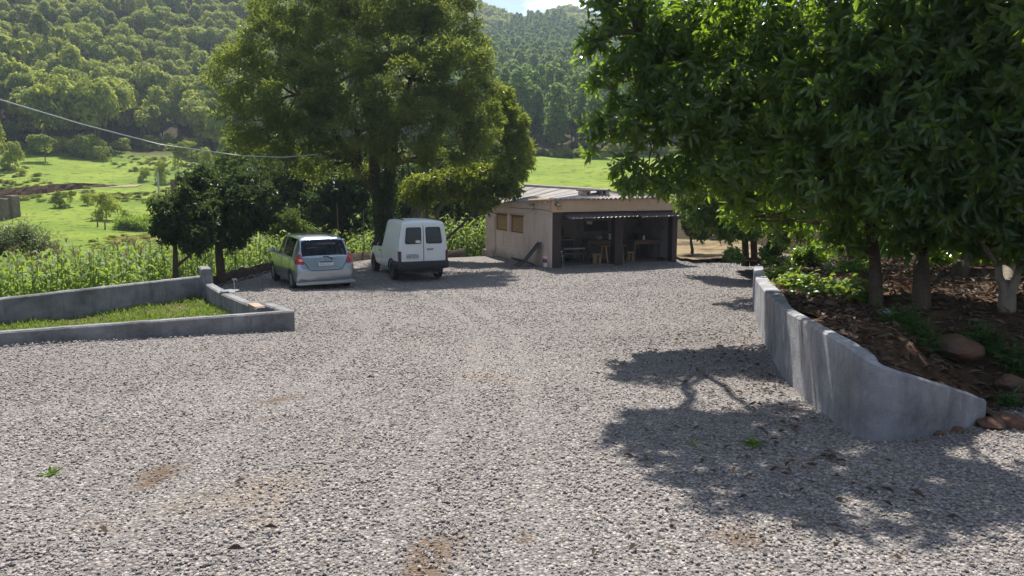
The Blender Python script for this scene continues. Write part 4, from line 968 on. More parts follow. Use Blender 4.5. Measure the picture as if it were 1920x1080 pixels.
# ---------------------------------------------------------------- broad-leaved trees of the raised bed
def rb(px, py, d=None):
    p_ = G(px, py, lambda x, y: float(bed_z(np.array([x]), np.array([y]))[0])); return p_
def bstem(base, *pp, r0=.13):
    pts = [base - Vector((0, 0, .2)), base + Vector((0, 0, .15))] + polyp(*pp); k = len(pts)
    return (pts, [r0 * 1.35, r0 * 1.1] + [r0 * (1 - .6 * i_ / k) for i_ in range(k - 2)])
T1, T2, T3 = rb(1642, 571), rb(1727, 575), rb(1887, 582); T4 = rb(1600, 492); T5 = rb(1447, 478); T6 = rb(1800, 520); T7 = P(1398, 482, 25); T7.z = float(bed_z(np.array([T7.x]), np.array([T7.y]))[0]); T8 = rb(2060, 600)
print('bed trees', [tuple(round(c, 2) for c in t) for t in (T1, T2, T3, T4, T5, T6, T7, T8)])
big = dict(fine=True, clump=.16, per=14, droop_dir=.55, hollow=.5, droop=.32, fold=.14, mode='rosette')
BTG = 'broad leaved trees in the raised bed'
hero_tree('broad_leaf_tree', 'broad leaved tree whose long branches droop left over the shed roof', 'tree', T4,
    [bstem(T4, (1590, 430, 14.6), (1570, 330, 14.2), (1480, 200, 13.6), (1330, 110, 13.2), (1200, 60, 13)), (polyp((1570, 330, 14.2), (1520, 150, 14), (1450, 0, 13.8), (1400, -150, 13.8)), [.09, .08, .06, .04]), (polyp((1480, 200, 13.6), (1330, 220, 12.9), (1200, 240, 12.6)), [.06, .045, .025])],
    [lob(1165, 15, 13, .62), lob(1105, 88, 12.6, .32), lob(1185, 125, 12.8, .58), lob(1120, 150, 12.6, .22), lob(1128, 232, 12, .28), lob(1105, 262, 12, .14, .24), lob(1195, 225, 12.5, .6), lob(1180, 320, 12, .38), lob(1245, 330, 12.3, .42), lob(1290, 50, 13, 1.0), lob(1300, 190, 12.5, .95), lob(1335, 305, 12.5, .75), lob(1250, 90, 13, .7),
     lob(1400, -60, 13.5, 1.2) + (.3,), (Vector((.95, 11.9, 8.6)), (.6, .8, .4), 1.5), (Vector((1.7, 11.2, 8.0)), (.8, .9, .5), 1.3), (Vector((.8, 10.6, 7.5)), (.55, .8, .4), 1.5), (Vector((1.15, 13.6, 7.6)), (.5, .7, .3), 1.2)],  # Vector lobes: unseen high foliage added to cast the shadow on the gravel
    15500, .185, .066, m_lf_big, m_barkg, 31, BTG, limb_r=.045, **big)
hero_tree('broad_leaf_tree', 'broad leaved tree with a slim dark trunk nearest the middle of the retaining wall', 'tree', T1,
    [bstem(T1, (1640, 480, 11.0), (1625, 380, 10.9), (1600, 230, 10.8), (1560, 60, 10.8), (1540, -100, 10.8), r0=.078)],
    [lob(1420, 50, 12, 1.0), lob(1430, 180, 11.6, .95), lob(1420, 305, 11.6, .85), lob(1415, 395, 12.6, .5), lob(1480, 410, 12.6, .4), lob(1550, 60, 11, 1.0), lob(1560, 190, 10.6, 1.0), lob(1555, 315, 10.6, .85), lob(1590, 400, 11, .45), lob(1545, 440, 11.4, .28), lob(1620, 455, 11, .22), lob(1510, -80, 11.5, 1.2) + (.3,), (Vector((2.7, 11.2, 7.4)), (1.0, 1.0, .6), 1.2), (Vector((2.2, 10.0, 7.1)), (.9, .9, .5), 1.3), (Vector((1.2, 9.2, 7.2)), (.7, .7, .4), 1.3), (Vector((1.9, 8.6, 6.8)), (.7, .7, .4), 1.3), (Vector((2.7, 8.8, 6.5)), (.8, .8, .45), 1.3)],  # Vector lobes: out of view, added to block sun over the gravel
    20000, .175, .064, m_lf_big, m_bark, 32, BTG, limb_r=.045, **big)
hero_tree('broad_leaf_tree', 'broad leaved tree with a stout brown trunk in the raised bed', 'tree', T2,
    [bstem(T2, (1728, 480, 10.9), (1722, 380, 10.8), (1710, 230, 10.7), (1700, 60, 10.6), r0=.10)],
    [lob(1690, 60, 10, 1.0), lob(1700, 195, 9.8, .95), lob(1690, 320, 10, .85), lob(1680, 405, 10.4, .45), lob(1740, 415, 10.2, .35), lob(1700, 455, 10.4, .24), lob(1765, 450, 10.2, .26), lob(1660, -90, 10.8, 1.1) + (.35,), lob(1760, 120, 10.6, .9), lob(1620, 250, 11.4, .8), (Vector((3.5, 8.5, 6.3)), (.9, .8, .5), .8), (Vector((4.4, 8.9, 6.4)), (.9, .8, .5), .8)],  # last two lobes are unseen, added to shade the gravel by the wall
    15000, .17, .064, m_lf_big, m_bark, 33, BTG, limb_r=.045, **big)
hero_tree('broad_leaf_tree', 'broad leaved tree with a pale ringed trunk at the right edge', 'tree', T3,
    [bstem(T3, (1890, 500, 10.3), (1885, 400, 10.2), (1870, 260, 10.1), (1860, 80, 10), r0=.088)],
    [lob(1830, 60, 9.5, .95), lob(1840, 195, 9.2, .95), lob(1830, 330, 9.4, .85), lob(1810, 405, 9.8, .45), lob(1900, 420, 9.6, .45), lob(1840, 455, 9.8, .24), lob(1930, 465, 9.6, .28), lob(1960, 100, 9, 1.1), lob(1950, 280, 9, 1.0), lob(1960, 420, 9.4, .7), lob(1840, -80, 10, 1.1) + (.35,), lob(2080, 200, 9, 1.1)],
    19000, .17, .064, m_lf_big, m_barkp, 34, BTG, limb_r=.045, **big)
hero_tree('broad_leaf_tree', 'broad leaved tree standing deeper in the bed behind the stout trunk', 'tree', T6,
    [bstem(T6, (1800, 450, 15.4), (1795, 350, 15.2), (1780, 150, 15), r0=.12)],
    [lob(1780, 130, 15, 1.7), lob(1700, 250, 14.6, 1.5), lob(1850, 260, 14.6, 1.5), lob(1620, 150, 14.6, 1.5), lob(1780, 390, 14.8, 1.0), lob(1920, 380, 14.5, 1.1), lob(1650, 390, 15, .9), lob(1900, 60, 14, 1.5)],
    6500, .22, .085, m_lf_big, m_bark, 35, BTG, limb_r=.05, **big)
hero_tree('broad_leaf_tree', 'broad leaved tree with twin pale stems at the far end of the retaining wall', 'tree', T5,
    [bstem(T5, (1447, 420, 20.3), (1445, 340, 20.2), (1440, 220, 20), r0=.11), bstem(T5 + Vector((.25, .1, 0)), (1462, 420, 20.4), (1475, 330, 20.2), r0=.08)],
    [lob(1440, 200, 19.5, 1.6), lob(1370, 300, 19.5, 1.2), lob(1480, 330, 19.5, 1.2), lob(1520, 200, 19, 1.6), lob(1400, 395, 19.8, .75), lob(1480, 430, 19.6, .6), lob(1540, 400, 19, .8)],
    9500, .23, .085, m_lf_big, m_barkp, 36, BTG, limb_r=.05, **big)
hero_tree('broad_leaf_tree', 'leafy tree on two dark stems between the shed and the retaining wall', 'tree', T7,
    [bstem(T7, (1396, 430, 25), (1390, 360, 25), r0=.10), bstem(T7 + Vector((.28, 0, 0)), (1412, 430, 25), (1420, 380, 25), r0=.10)],
    [lob(1340, 340, 25, 1.0), lob(1390, 350, 24.6, 1.1), lob(1370, 420, 24.6, .65), lob(1325, 400, 25.2, .7), lob(1410, 425, 24.6, .5), lob(1300, 370, 26, .8)],
    9000, .22, .08, m_lf_big, m_bark, 37, BTG, limb_r=.045, **big)
hero_tree('broad_leaf_tree', 'broad leaved tree whose trunk stands outside the right edge', 'tree', T8,
    [bstem(T8, (2040, 420, T8.y), (2030, 200, T8.y), r0=.13)],
    [(Vector((T8.x, T8.y, 5.6)), (1.8, 1.8, 1.5)), (Vector((T8.x - .9, T8.y - 1.2, 5.2)), (1.2, 1.2, 1)), (Vector((T8.x - 1.4, T8.y + .8, 6.2)), (1.3, 1.3, 1.1)), (Vector((T8.x - .3, T8.y - 2.2, 5.8)), (1.2, 1.2, .9))],
    9000, .19, .075, m_lf_big, m_bark, 38, BTG, limb_r=.045, **big)
# small lit trees right of the shed
b_ = P(1297, 478, 31); b_.z = .05
small_tree(b_, [pxr(*a) for a in [(1300, 420, 31, 26, 22), (1290, 395, 31.5, 22, 18), (1325, 425, 31, 20, 14)]], 'young leafy tree with a forked stem right beside the shed', 51, P(1295, 440, 31), 4200, .06, m_lf_mid, .17, .07)
b_ = P(1330, 470, 38); b_.z = .3
small_tree(b_, [pxr(*a) for a in [(1330, 380, 38, 50, 34), (1390, 400, 38, 50, 34), (1450, 400, 38, 50, 34), (1290, 390, 38, 30, 26)]], 'sunlit bushy tree far behind the shed right side', 52, P(1350, 430, 38), 9000, .1, m_lf_mid, .22, .09)
b_ = P(1700, 450, 32); b_.z = 1.0
small_tree(b_, [pxr(*a) for a in [(1560, 330, 32, 80, 60), (1680, 330, 32, 80, 60), (1800, 330, 32, 80, 60), (1900, 330, 32, 80, 60), (1620, 400, 31, 60, 30), (1760, 400, 31, 60, 30), (1880, 400, 31, 60, 30)]], 'dim leafy tree behind the whole raised bed', 53, P(1700, 360, 32), 12000, .12, m_lf_mid, .3, .12)
# ---------------------------------------------------------------- corn
m_corn = leafmat('corn_leaf', (.085, .155, .022), (.14, .215, .036), (.40, .54, .06), .42, .55, .22, .15)
m_stalk = plain('corn_stalk', (.12, .17, .04), .6, var=.2)
m_tass = plain('corn_tassel', (.40, .31, .16), .8, var=.2)
def corn_proto(seed):
    r_ = np.random.default_rng(seed); H = r_.uniform(1.75, 2.1)
    mb = MB(); mb.tube([(0, 0, -.2), (r_.normal(0, .02), r_.normal(0, .02), H * .5), (r_.normal(0, .04), r_.normal(0, .04), H)], [.016, .013, .006], 5); sm = mb.mesh('corn_plant', m_stalk, 60)
    vs, fs, rv = [], [], []; az = r_.uniform(0, 6.28)
    for k in range(12):
        z0 = .15 + (H - .25) * k / 11; a = az + (k % 2) * math.pi + r_.normal(0, .45); L_ = r_.uniform(.6, .85) * (1 - .35 * abs(k / 11 - .45)); w_ = r_.uniform(.07, .095); el = r_.uniform(.85, 1.2); q_ = r_.random()
        b0 = len(vs)
        for j_ in range(7):
            t = j_ / 6; s = L_ * t; x = s * math.cos(el) * (1 + .35 * t); z = z0 + s * math.sin(el) - (1.05 + r_.normal(0, .08)) * L_ * t * t * .95
            wd_ = w_ * (.55 + 1.2 * t) * (1 - t ** 2.2) + .004
            ca, sa = math.cos(a), math.sin(a); tw = .25 * math.sin(t * 5 + k)
            for sd2 in (-1, 1):
                vs.append((x * ca - sd2 * wd_ * .5 * sa, x * sa + sd2 * wd_ * .5 * ca, z + abs(wd_) * .18 + sd2 * wd_ * tw)); rv.append(q_)
        for j_ in range(6): fs.append((b0 + 2 * j_, b0 + 2 * j_ + 1, b0 + 2 * j_ + 3, b0 + 2 * j_ + 2))
    fm = npmesh('foliage', vs, fs, [m_corn], {'rnd': rv}, True)
    mb = MB()
    for k in range(7):
        a = k * .9 + r_.random(); rr = 0 if k == 0 else .09
        mb.tube([(0, 0, H - .02), (rr * .5 * math.cos(a), rr * .5 * math.sin(a), H + .13), (rr * 1.5 * math.cos(a), rr * 1.5 * math.sin(a), H + .22 + .05 * (k == 0))], [.006, .007, .003], 4)
    return sm, fm, mb.mesh('tassel', m_tass)
CORN = [corn_proto(300 + k) for k in range(5)]
def corn_at(x, y, z, s, rz, k, group, label):
    sm, fm, tm = CORN[k]
    o = link('corn_plant', sm, None, (x, y, z), (rng.normal(0, .05), rng.normal(0, .05), rz)); o.scale = (s, s, s); tag(o, label, 'corn', group)
    link('foliage', fm, o)
    if rng.random() < .25: link('tassel', tm, o)
# rows run parallel to the yard edge, outside it
EDGE = [Vector(q_) for q_ in ((-26, -3.0), (-15, 8.2), (-10.25, 14.45), (-8.1, 17.6), (-9.4, 21.5), (-9.3, 26.0), (-6.0, 31.3), (-1.5, 32.6), (1.5, 34.6))]
cand = []
for row in range(14):
    off = .75 + row * .62; PT = []
    for k in range(len(EDGE) - 1):
        a, b = EDGE[k], EDGE[k + 1]; t = (b - a).normalized(); nv = Vector((-t.y, t.x)); n_ = int((b - a).length / .24)
        for i_ in range(n_): q_ = a.lerp(b, i_ / n_) + nv * off; cand.append((q_.x + rng.normal(0, .06), q_.y + rng.normal(0, .06), row))
def in_view(p_, mx=30): u_, v_ = proj(p_); return p_[1] > 1 and -mx < u_ < 1920 + mx
seen = []
for x, y, row in cand:
    if float(seg_dist(np.array([x]), np.array([y]), YARD)[0]) < .45: continue
    z = tz(x, y); u_, v_ = proj((x, y, z + 1.5))
    if not (-420 < u_ < 960) or y < 5: continue
    if (x + 8.9) ** 2 + (y - 23) ** 2 < .5 or math.hypot(x + 4.9, y - 29.6) < .7: continue
    seen.append((row * 1.5 + y * .15 + (100 if u_ < -40 else 0), x, y, z))
seen.sort()
print('corn', len(seen))
stuffp = []
for k, (_, x, y, z) in enumerate(seen):
    s = rng.uniform(.66, .92); rz = rng.random() * 6.28; v_ = int(rng.integers(0, 5))
    if k < 290:
        left = proj((x, y, z))[0] < 700
        corn_at(x, y, z, s, rz, v_, 'corn plants along the left edge of the yard' if left else 'corn plants between the van and the shed', 'green corn plant in the crowded front rows beyond the plot wall and cars' if left else 'green corn plant in the patch between the white van and the shed')
    else: stuffp.append((x, y, z, s, rz, v_))
def joined(me_list):
    V, F, rv, mi = [], [], [], []
    mats = []
    for me in me_list:
        pass
corn_src = [source('corn_shape', CORN[k][1]) for k in range(5)] + [source('tassel_shape', CORN[k][2]) for k in range(5)]
if stuffp:
    a0 = np.array(stuffp); b0 = a0[::4].copy(); b0[:, 5] += 5; a = np.concatenate([a0, b0]); n_ = len(a); pts = a[:, :3]
    rot = np.zeros((n_, 3)); rot[:, 2] = a[:, 4]; sc_ = np.repeat(a[:, 3][:, None], 3, 1)
    scatter('corn_field', pts, rot, sc_, a[:, 5].astype(int), corn_src, label='dense green corn field behind the front rows', cat='corn field')
# ================================================================ trees on the meadow and the wooded hills
def far_crown(seed, n_quads, wx, h, kind, size):
    r_ = np.random.default_rng(seed); lobes = []
    if kind == 'round':
        for k in range(9):
            a = r_.uniform(0, 6.28); q_ = r_.uniform(.15, .62); lobes.append(((q_ * math.cos(a) * wx, q_ * math.sin(a) * wx, h * r_.uniform(.42, .82)), (wx * r_.uniform(.3, .46),) * 2 + (h * r_.uniform(.16, .24),)))
    elif kind == 'bush':
        for k in range(11):
            a = r_.uniform(0, 6.28); q_ = r_.uniform(.1, .7); lobes.append(((q_ * math.cos(a) * wx, q_ * math.sin(a) * wx, h * r_.uniform(.12, .72) * (1.1 - .4 * q_)), (wx * r_.uniform(.24, .42),) * 2 + (h * r_.uniform(.14, .24),)))
    elif kind == 'umbrella':
        for k in range(10):
            a = r_.uniform(0, 6.28); q_ = r_.uniform(.1, .75); lobes.append(((q_ * math.cos(a) * wx, q_ * math.sin(a) * wx, h * r_.uniform(.68, .9)), (wx * r_.uniform(.22, .36),) * 2 + (h * .09,)))
        lobes += [((0, 0, h * .45), (wx * .4, wx * .4, h * .25))]
    else:   # tall plantation tree
        for k in range(8):
            t = k / 7; lobes.append(((r_.normal(0, .12) * wx, r_.normal(0, .12) * wx, h * (.28 + .66 * t)), (wx * (.50 + .16 * t - .30 * t ** 4) * r_.uniform(.8, 1.15),) * 2 + (h * .10,)))
    Cs, Ns = [], []
    for c, rad in lobes:
        n_ = n_quads // len(lobes); d = unit(r_.normal(size=(n_, 3))); d[:, 2] = np.where(d[:, 2] < -.5, -d[:, 2], d[:, 2])
        t = .55 + .45 * r_.random(n_) ** .5
        Cs.append(np.array(c) + d * t[:, None] * np.array(rad) * (1 + r_.normal(0, .08, (n_, 1)))); Ns.append(unit(d + r_.normal(size=(n_, 3)) * .45 + np.array([0, 0, .55])))
    C = np.concatenate(Cs); N = np.concatenate(Ns); n_ = len(C)
    A = unit(np.cross(N, r_.normal(size=(n_, 3)))); B = np.cross(N, A); s = size * r_.uniform(.5, 1.2, (n_, 1))
    V = np.stack([C - A * s, C - B * s * .6, C + A * s, C + B * s * .6], 1).reshape(-1, 3)
    F = np.arange(4 * n_).reshape(-1, 4); rv = np.repeat(r_.random(n_), 4); mi = np.zeros(n_, int)
    # trunk
    mb = MB(); mb.tube([(0, 0, -1.0), (0, 0, h * .5), (wx * .05, 0, h * .75)], [h * .018, h * .014, h * .006], 5, caps=False)
    V2 = np.array(mb.v); F2 = np.array([f for f in mb.f if len(f) == 4]) + len(V)
    return npmesh('far_tree', np.concatenate([V, V2]), np.concatenate([F, F2]), [m_lf_euc if kind == 'tall' else m_lf_far, m_bark], {'rnd': np.concatenate([rv, np.zeros(len(V2))])}, False, np.concatenate([mi, np.ones(len(F2), int)]))
ROUND = [far_crown(500 + k, 2600, 4.2, 8.5, 'round', .34) for k in range(5)]
BUSH = [far_crown(580 + k, 2200, 4.2, 7.0, 'bush', .30) for k in range(5)]
UMB = [far_crown(520 + k, 2400, 5.0, 8.0, 'umbrella', .34) for k in range(3)]
TALL = [far_crown(540 + k, 2000, 3.9, 15.0, 'tall', .40) for k in range(4)]
ARAU = far_crown(560, 1500, 4.5, 13, 'umbrella', .5)
# hillside positions on a jittered grid
def hill_points(r0, r1, th0, th1, step, seed):
    r_ = np.random.default_rng(seed); out = []
    r = r0
    while r < r1:
        st = step * (1 + .25 * (r - r0) / max(r1 - r0, 1)); n_ = int(np.radians(th1 - th0) * r / st)
        th = np.linspace(th0, th1, n_, endpoint=False) + r_.uniform(0, th1 - th0) / max(n_, 1) + r_.normal(0, .28, n_) * np.degrees(st / r)
        rr = r + r_.normal(0, .33 * st, n_); out.append(np.stack([rr * np.sin(np.radians(th)), rr * np.cos(np.radians(th))], 1)); r += st * .86
    return np.concatenate(out)
def edge_r(th): return 156 + 7 * np.sin(th * .7) + 4 * np.sin(th * 1.9 + 1)
L_ = hill_points(150, 470, -48, -4, 4.3, 71); th = np.degrees(np.arctan2(L_[:, 0], L_[:, 1])); r = np.hypot(L_[:, 0], L_[:, 1])
L_ = L_[r > edge_r(th)]
R_ = np.concatenate([hill_points(136, 720, -5.5, 9.5, 5.4, 72), hill_points(138, 700, 9.5, 30, 8.0, 73)])
def kindmap(x, y):
    """plantation on the middle of the right slope and on a belt high on the left"""
    r = np.hypot(x, y); th = np.degrees(np.arctan2(x, y))
    right = (th > -5) & (r > 130) & (r < 430 + 40 * np.sin(th * .8))
    left = (th < -5) & (r > 285 + 30 * np.sin(th * .5)) & (r < 360 + 30 * np.sin(th * .5)) & (th > -31)
    return right | left
indiv, mass = [], []
for pts, side in ((L_, 'l'), (R_, 'r')):
    tall = kindmap(pts[:, 0], pts[:, 1]); zz = terrain_z(pts[:, 0], pts[:, 1])
    for (x, y), z, tl in zip(pts, zz, tall):
        u_, v_ = proj((x, y, z + 7))
        if not (-560 < u_ < 1900): continue
        if v_ < -160: continue
        (indiv if True else mass).append((math.hypot(x, y), x, y, z, tl, side, u_))
indiv.sort()
nearL = [q_ for q_ in indiv if q_[5] == 'l' and -20 < q_[6] < 620]; nearR = [q_ for q_ in indiv if q_[5] == 'r' and 900 < q_[6] < 1130]
pick = set(id(q_) for q_ in nearL[:260]) | set(id(q_) for q_ in nearR[:260])
print('hill trees', len(indiv), 'single', len(pick))
mp_, mr_, ms_, mi_ = [], [], [], []
r9 = np.random.default_rng(99)
for q_ in indiv:
    _, x, y, z, tl, side, u_ = q_
    s = r9.uniform(.75, 1.35) * (1 + .0 * r9.random()); rz = r9.random() * 6.28; sz = s * r9.uniform(.85, 1.2)
    if side == 'l' and not tl: s *= .66; sz *= .8
    if side == 'l' and _ < 178 and not tl: s *= 1.25; sz *= 1.45
    kk = int(r9.integers(0, 5)); um = r9.random() < .22
    me = TALL[kk % 4] if tl else (UMB[kk % 3] if um else ROUND[kk])
    if tl: s *= .8; sz = r9.uniform(.75, 1.0)
    if id(q_) in pick:
        o = link('plantation_tree' if tl else 'forest_tree', me, None, (x, y, z - .3), (0, 0, rz)); o.scale = (s, s, sz)
        if tl: tag(o, 'slim plantation tree among the even ranks on the far slope', 'tree', 'plantation trees on the far slope')
        elif side == 'l': tag(o, 'rounded forest tree crowded on the left hillside above the meadow', 'tree', 'forest trees on the left hillside')
        else: tag(o, 'rounded forest tree at the dark wood edge above the far field', 'tree', 'forest trees above the far field')
    else:
        mp_.append((x, y, z - .3)); mr_.append((0, 0, rz)); ms_.append((s, s, sz)); mi_.append((8 + kk % 4) if tl else (5 + kk % 3 if um else kk))
for th_ in np.arange(-38, -4, .55):
    rr0 = edge_r(th_) - 1 + r9.normal(0, 1.2); x, y = rr0 * math.sin(R(th_)), rr0 * math.cos(R(th_))
    mp_.append((x, y, tz(x, y) - .2)); mr_.append((0, 0, r9.random() * 6)); s = r9.uniform(.35, .75); ms_.append((s, s, s * r9.uniform(.6, 1.1))); mi_.append(12 + int(r9.integers(0, 5)))
for th_ in np.arange(-4, 26, .6):
    rr0 = 135 + r9.normal(0, 1.0); x, y = rr0 * math.sin(R(th_)), rr0 * math.cos(R(th_))
    mp_.append((x, y, tz(x, y) - .2)); mr_.append((0, 0, r9.random() * 6)); s = r9.uniform(.25, .5); ms_.append((s, s, s * r9.uniform(.6, 1.0))); mi_.append(12 + int(r9.integers(0, 5)))
scatter('forest', mp_, mr_, ms_, mi_, [source('crown_shape', m_) for m_ in ROUND + UMB + TALL + BUSH], label='dense green forest covering the upper hillsides', cat='forest')
# single trees standing on the meadow
def mtree(px, py, d, me, s, sz, label, cat='tree', name='meadow_tree', rz=0.0):
    p_ = P(px, py, d); z = tz(p_.x, p_.y); o = link(name, me, None, (p_.x, p_.y, z - .2), (0, 0, rz)); o.scale = (s, s, sz); tag(o, label, cat); return o
def dm(px, py):
    """distance at which the terrain shows at this pixel"""
    for d in np.arange(36, 190, .5):
        p_ = P(px, py, d)
        if p_.z <= tz(p_.x, p_.y): return d
    return 150.0
for px, py, k, w_, h_, lab in [
    (85, 303, 'u', 70, 52, 'flat-topped tree on the upper left meadow edge'), (20, 318, 'r', 60, 62, 'round dense tree at the left edge of the meadow'), (-20, 300, 'r', 70, 110, 'tall tree cut by the left edge above the meadow'),
    (193, 303, 'r', 34, 36, 'small yellowish round tree alone on the upper meadow'), (40, 330, 'r', 26, 20, 'low sparse shrub on the meadow left slope'),
    (112, 390, 'r', 40, 42, 'small bushy tree below the earth bank left'), (132, 388, 'u', 30, 34, 'small yellow green tree touching the bushy one below the bank'),
    (200, 413, 'r', 66, 60, 'wide round willowy tree standing by the pond'), (165, 385, 'r', 30, 30, 'small shrub left of the willowy tree'), (235, 410, 'r', 24, 22, 'low bush right of the willowy tree'),
    (300, 345, 'r', 36, 54, 'bushy tree beside the light pole'), (335, 340, 'u', 50, 70, 'umbrella shaped tree right of the light pole'), (270, 340, 'r', 30, 34, 'low bush left of the light pole'),
    (390, 340, 'r', 60, 66, 'pale round tree behind the small dark trees'), (440, 345, 'u', 60, 90, 'sunlit tree between the pole and the big feathery crown'), (360, 310, 'u', 40, 46, 'small umbrella tree at the foot of the wooded hill'),
    (255, 322, 'r', 16, 12, 'tiny shrub on the upper meadow near the wood')]:
    d = dm(px, py) if px > -5 else 120
    me = BUSH[len(lab) % 5] if k == 'r' else UMB[len(lab) % 3]
    mtree(px, py, d, me, w_ * d / FPX / 8.4 * (1 if k == 'r' else .84), h_ * d / FPX / (6.4 if k == 'r' else 7.6), lab, rz=len(lab) * .7)
mtree(22, 262, 150, ARAU, 1.1, 1.25, 'tall araucaria-like tree with tufted crown left above the meadow', rz=1.0)
mtree(105, 285, 165, ARAU, .8, 1.2, 'tufted flat crown tree standing before the dark wood edge', rz=2.0)
# rough tufts on the meadow
tp, tr_, ts_, ti_ = [], [], [], []
for k in range(2600):
    th_ = r9.uniform(-35, -11); rr0 = 48 + 105 * r9.random() ** .8; x, y = rr0 * math.sin(R(th_)), rr0 * math.cos(R(th_))
    if math.sin(x * .23 + 2 * math.sin(y * .11)) + math.sin(y * .19 + x * .07) < r9.uniform(-.4, 1.8): continue
    s = r9.uniform(.04, .13); tp.append((x, y, tz(x, y) - .05)); tr_.append((0, 0, r9.random() * 6)); ts_.append((s * 1.5, s * 1.5, s * r9.uniform(.4, .9))); ti_.append(int(r9.integers(0, 5)))
scatter('meadow_tufts', tp, tr_, ts_, ti_, [source('tuft_shape', m_) for m_ in BUSH], label='rough tufts and low weeds dotted over the meadow', cat='meadow tufts')
# earth bank and track on the meadow
m_bank = plain('red_earth', (.085, .05, .035), .95, var=.4, scale=1.0, bs=.9, bd=.3, spec=.05)
m_track = plain('dusty_track', (.30, .25, .16), .95, var=.2, scale=1.0, bs=.4, bd=.1, spec=.05)
m_stonew = plain('pale_stone', (.20, .165, .13), .95, var=.4, scale=1.2, bs=.9, bd=.2, spec=.05)
def ribbon(name, top, bot, m, rows=4, jag=.1, seed=1):
    r_ = np.random.default_rng(seed); V, F = [], []
    n_ = len(top)
    for a, b in zip(top, bot):
        for j_ in range(rows + 1):
            q_ = a.lerp(b, j_ / rows); V.append(q_ + Vector(r_.normal(size=3)) * jag)
    for k in range(n_ - 1):
        for j_ in range(rows): c_ = k * (rows + 1) + j_; F.append((c_, c_ + 1, c_ + rows + 2, c_ + rows + 1))
    mb = MB(); mb.add(V, F); return mb.build(name, m)
def dense(pp, k=6):
    out = []
    for i_ in range(len(pp) - 1):
        for j_ in range(k): t = j_ / k; out.append(tuple(pp[i_][c_] * (1 - t) + pp[i_ + 1][c_] * t for c_ in range(2)))
    out.append(pp[-1]); return out
btop = dense([(-60, 368), (0, 357), (60, 348), (120, 343), (180, 344), (215, 347)]); bbot = dense([(-60, 385), (0, 374), (60, 365), (120, 357), (180, 350), (215, 349)])
db = [dm(*b_) for b_ in bbot]
bt_, bb_ = [P(a[0], a[1], d - .2) for a, d in zip(btop, db)], [P(b_[0], b_[1], d - .9) for b_, d in zip(bbot, db)]
V = []; F = []
mbk = MB(); r5 = np.random.default_rng(5)
for a, b_ in zip(bt_, bb_):
    jz = r5.normal(0, .06)
    mbk.v += [tuple(b_ + Vector((0, 0, -.5))), tuple(b_), tuple(a.lerp(b_, .5) + Vector((r5.normal(0, .1), -.1 + r5.normal(0, .1), 0))), tuple(a + Vector((0, .15, jz))), tuple(a + Vector((0, 2.2, jz - .05))), tuple(a + Vector((0, 2.4, -2.5)))]
for k in range(len(bt_) - 1):
    for j_ in range(5): mbk.f.append((k * 6 + j_, (k + 1) * 6 + j_, (k + 1) * 6 + j_ + 1, k * 6 + j_ + 1)); mbk.m.append(1 if j_ == 3 else 0)
tag(mbk.build('earth_bank', [m_bank, m_meadow]), kind='structure')
trk = dense([(-40, 385), (30, 372), (90, 362), (150, 355), (215, 349), (260, 347)]); V = []
mtk = MB()
for a in trk:
    d = dm(a[0], a[1] + 2); p_ = P(a[0], a[1] + 2, d)
    for dy in (-1.1, 1.1): q_ = Vector((p_.x, p_.y + dy, 0)); q_.z = tz(q_.x, q_.y) + .08; mtk.v.append(tuple(q_))
for k in range(len(trk) - 1): mtk.f.append((2 * k, 2 * k + 2, 2 * k + 3, 2 * k + 1)); mtk.m.append(0)
tag(mtk.build('dirt_track', m_track, smooth_=60), kind='structure')
# culvert wall at the left edge
d = 70; mb = MB()
for k, (px0, px1, py0, py1, dd) in enumerate([(-30, 8, 372, 418, 70), (6, 26, 366, 415, 71)]):
    a, b_ = P(px0, py0, dd), P(px1, py1, dd); mb.box(a.x, b_.x, dd, dd + 1.2, b_.z - 1.5, a.z)
tag(mb.build('stone_abutment', m_stonew, bevel=.15), 'weathered stone abutment at the left edge of the meadow', 'abutment')
# pond
pc = [(200, 452), (215, 443), (245, 440), (275, 438), (300, 439), (305, 448), (280, 455), (230, 457)]
dp = dm(250, 448); zc = P(250, 448, dp).z + .12
pts = []
for a in pc:
    u_, v_ = (a[0] - 960) / FPX, (540 - a[1]) / FPX; dz = (v_ * CP - SP); t = (zc - CAM_Z) / dz; y_ = t * (CP + v_ * SP); pts.append((u_ * t, y_, zc))
m_pond, n, o = mat('muddy_water'); p = node(n, 'ShaderNodeBsdfPrincipled', Roughness=.08); p.inputs['Base Color'].default_value = (.36, .26, .12, 1)
n.links.new(bump(n, noise(n, 3.0, 3, .5, worldco(n)), .15, .03), p.inputs['Normal']); n.links.new(p.outputs[0], o.inputs[0])
mb = MB(); mb.add([(x, y, zc) for x, y, _ in pts] , [tuple(range(len(pts)))]); tag(mb.build('pond_water', m_pond), kind='structure')
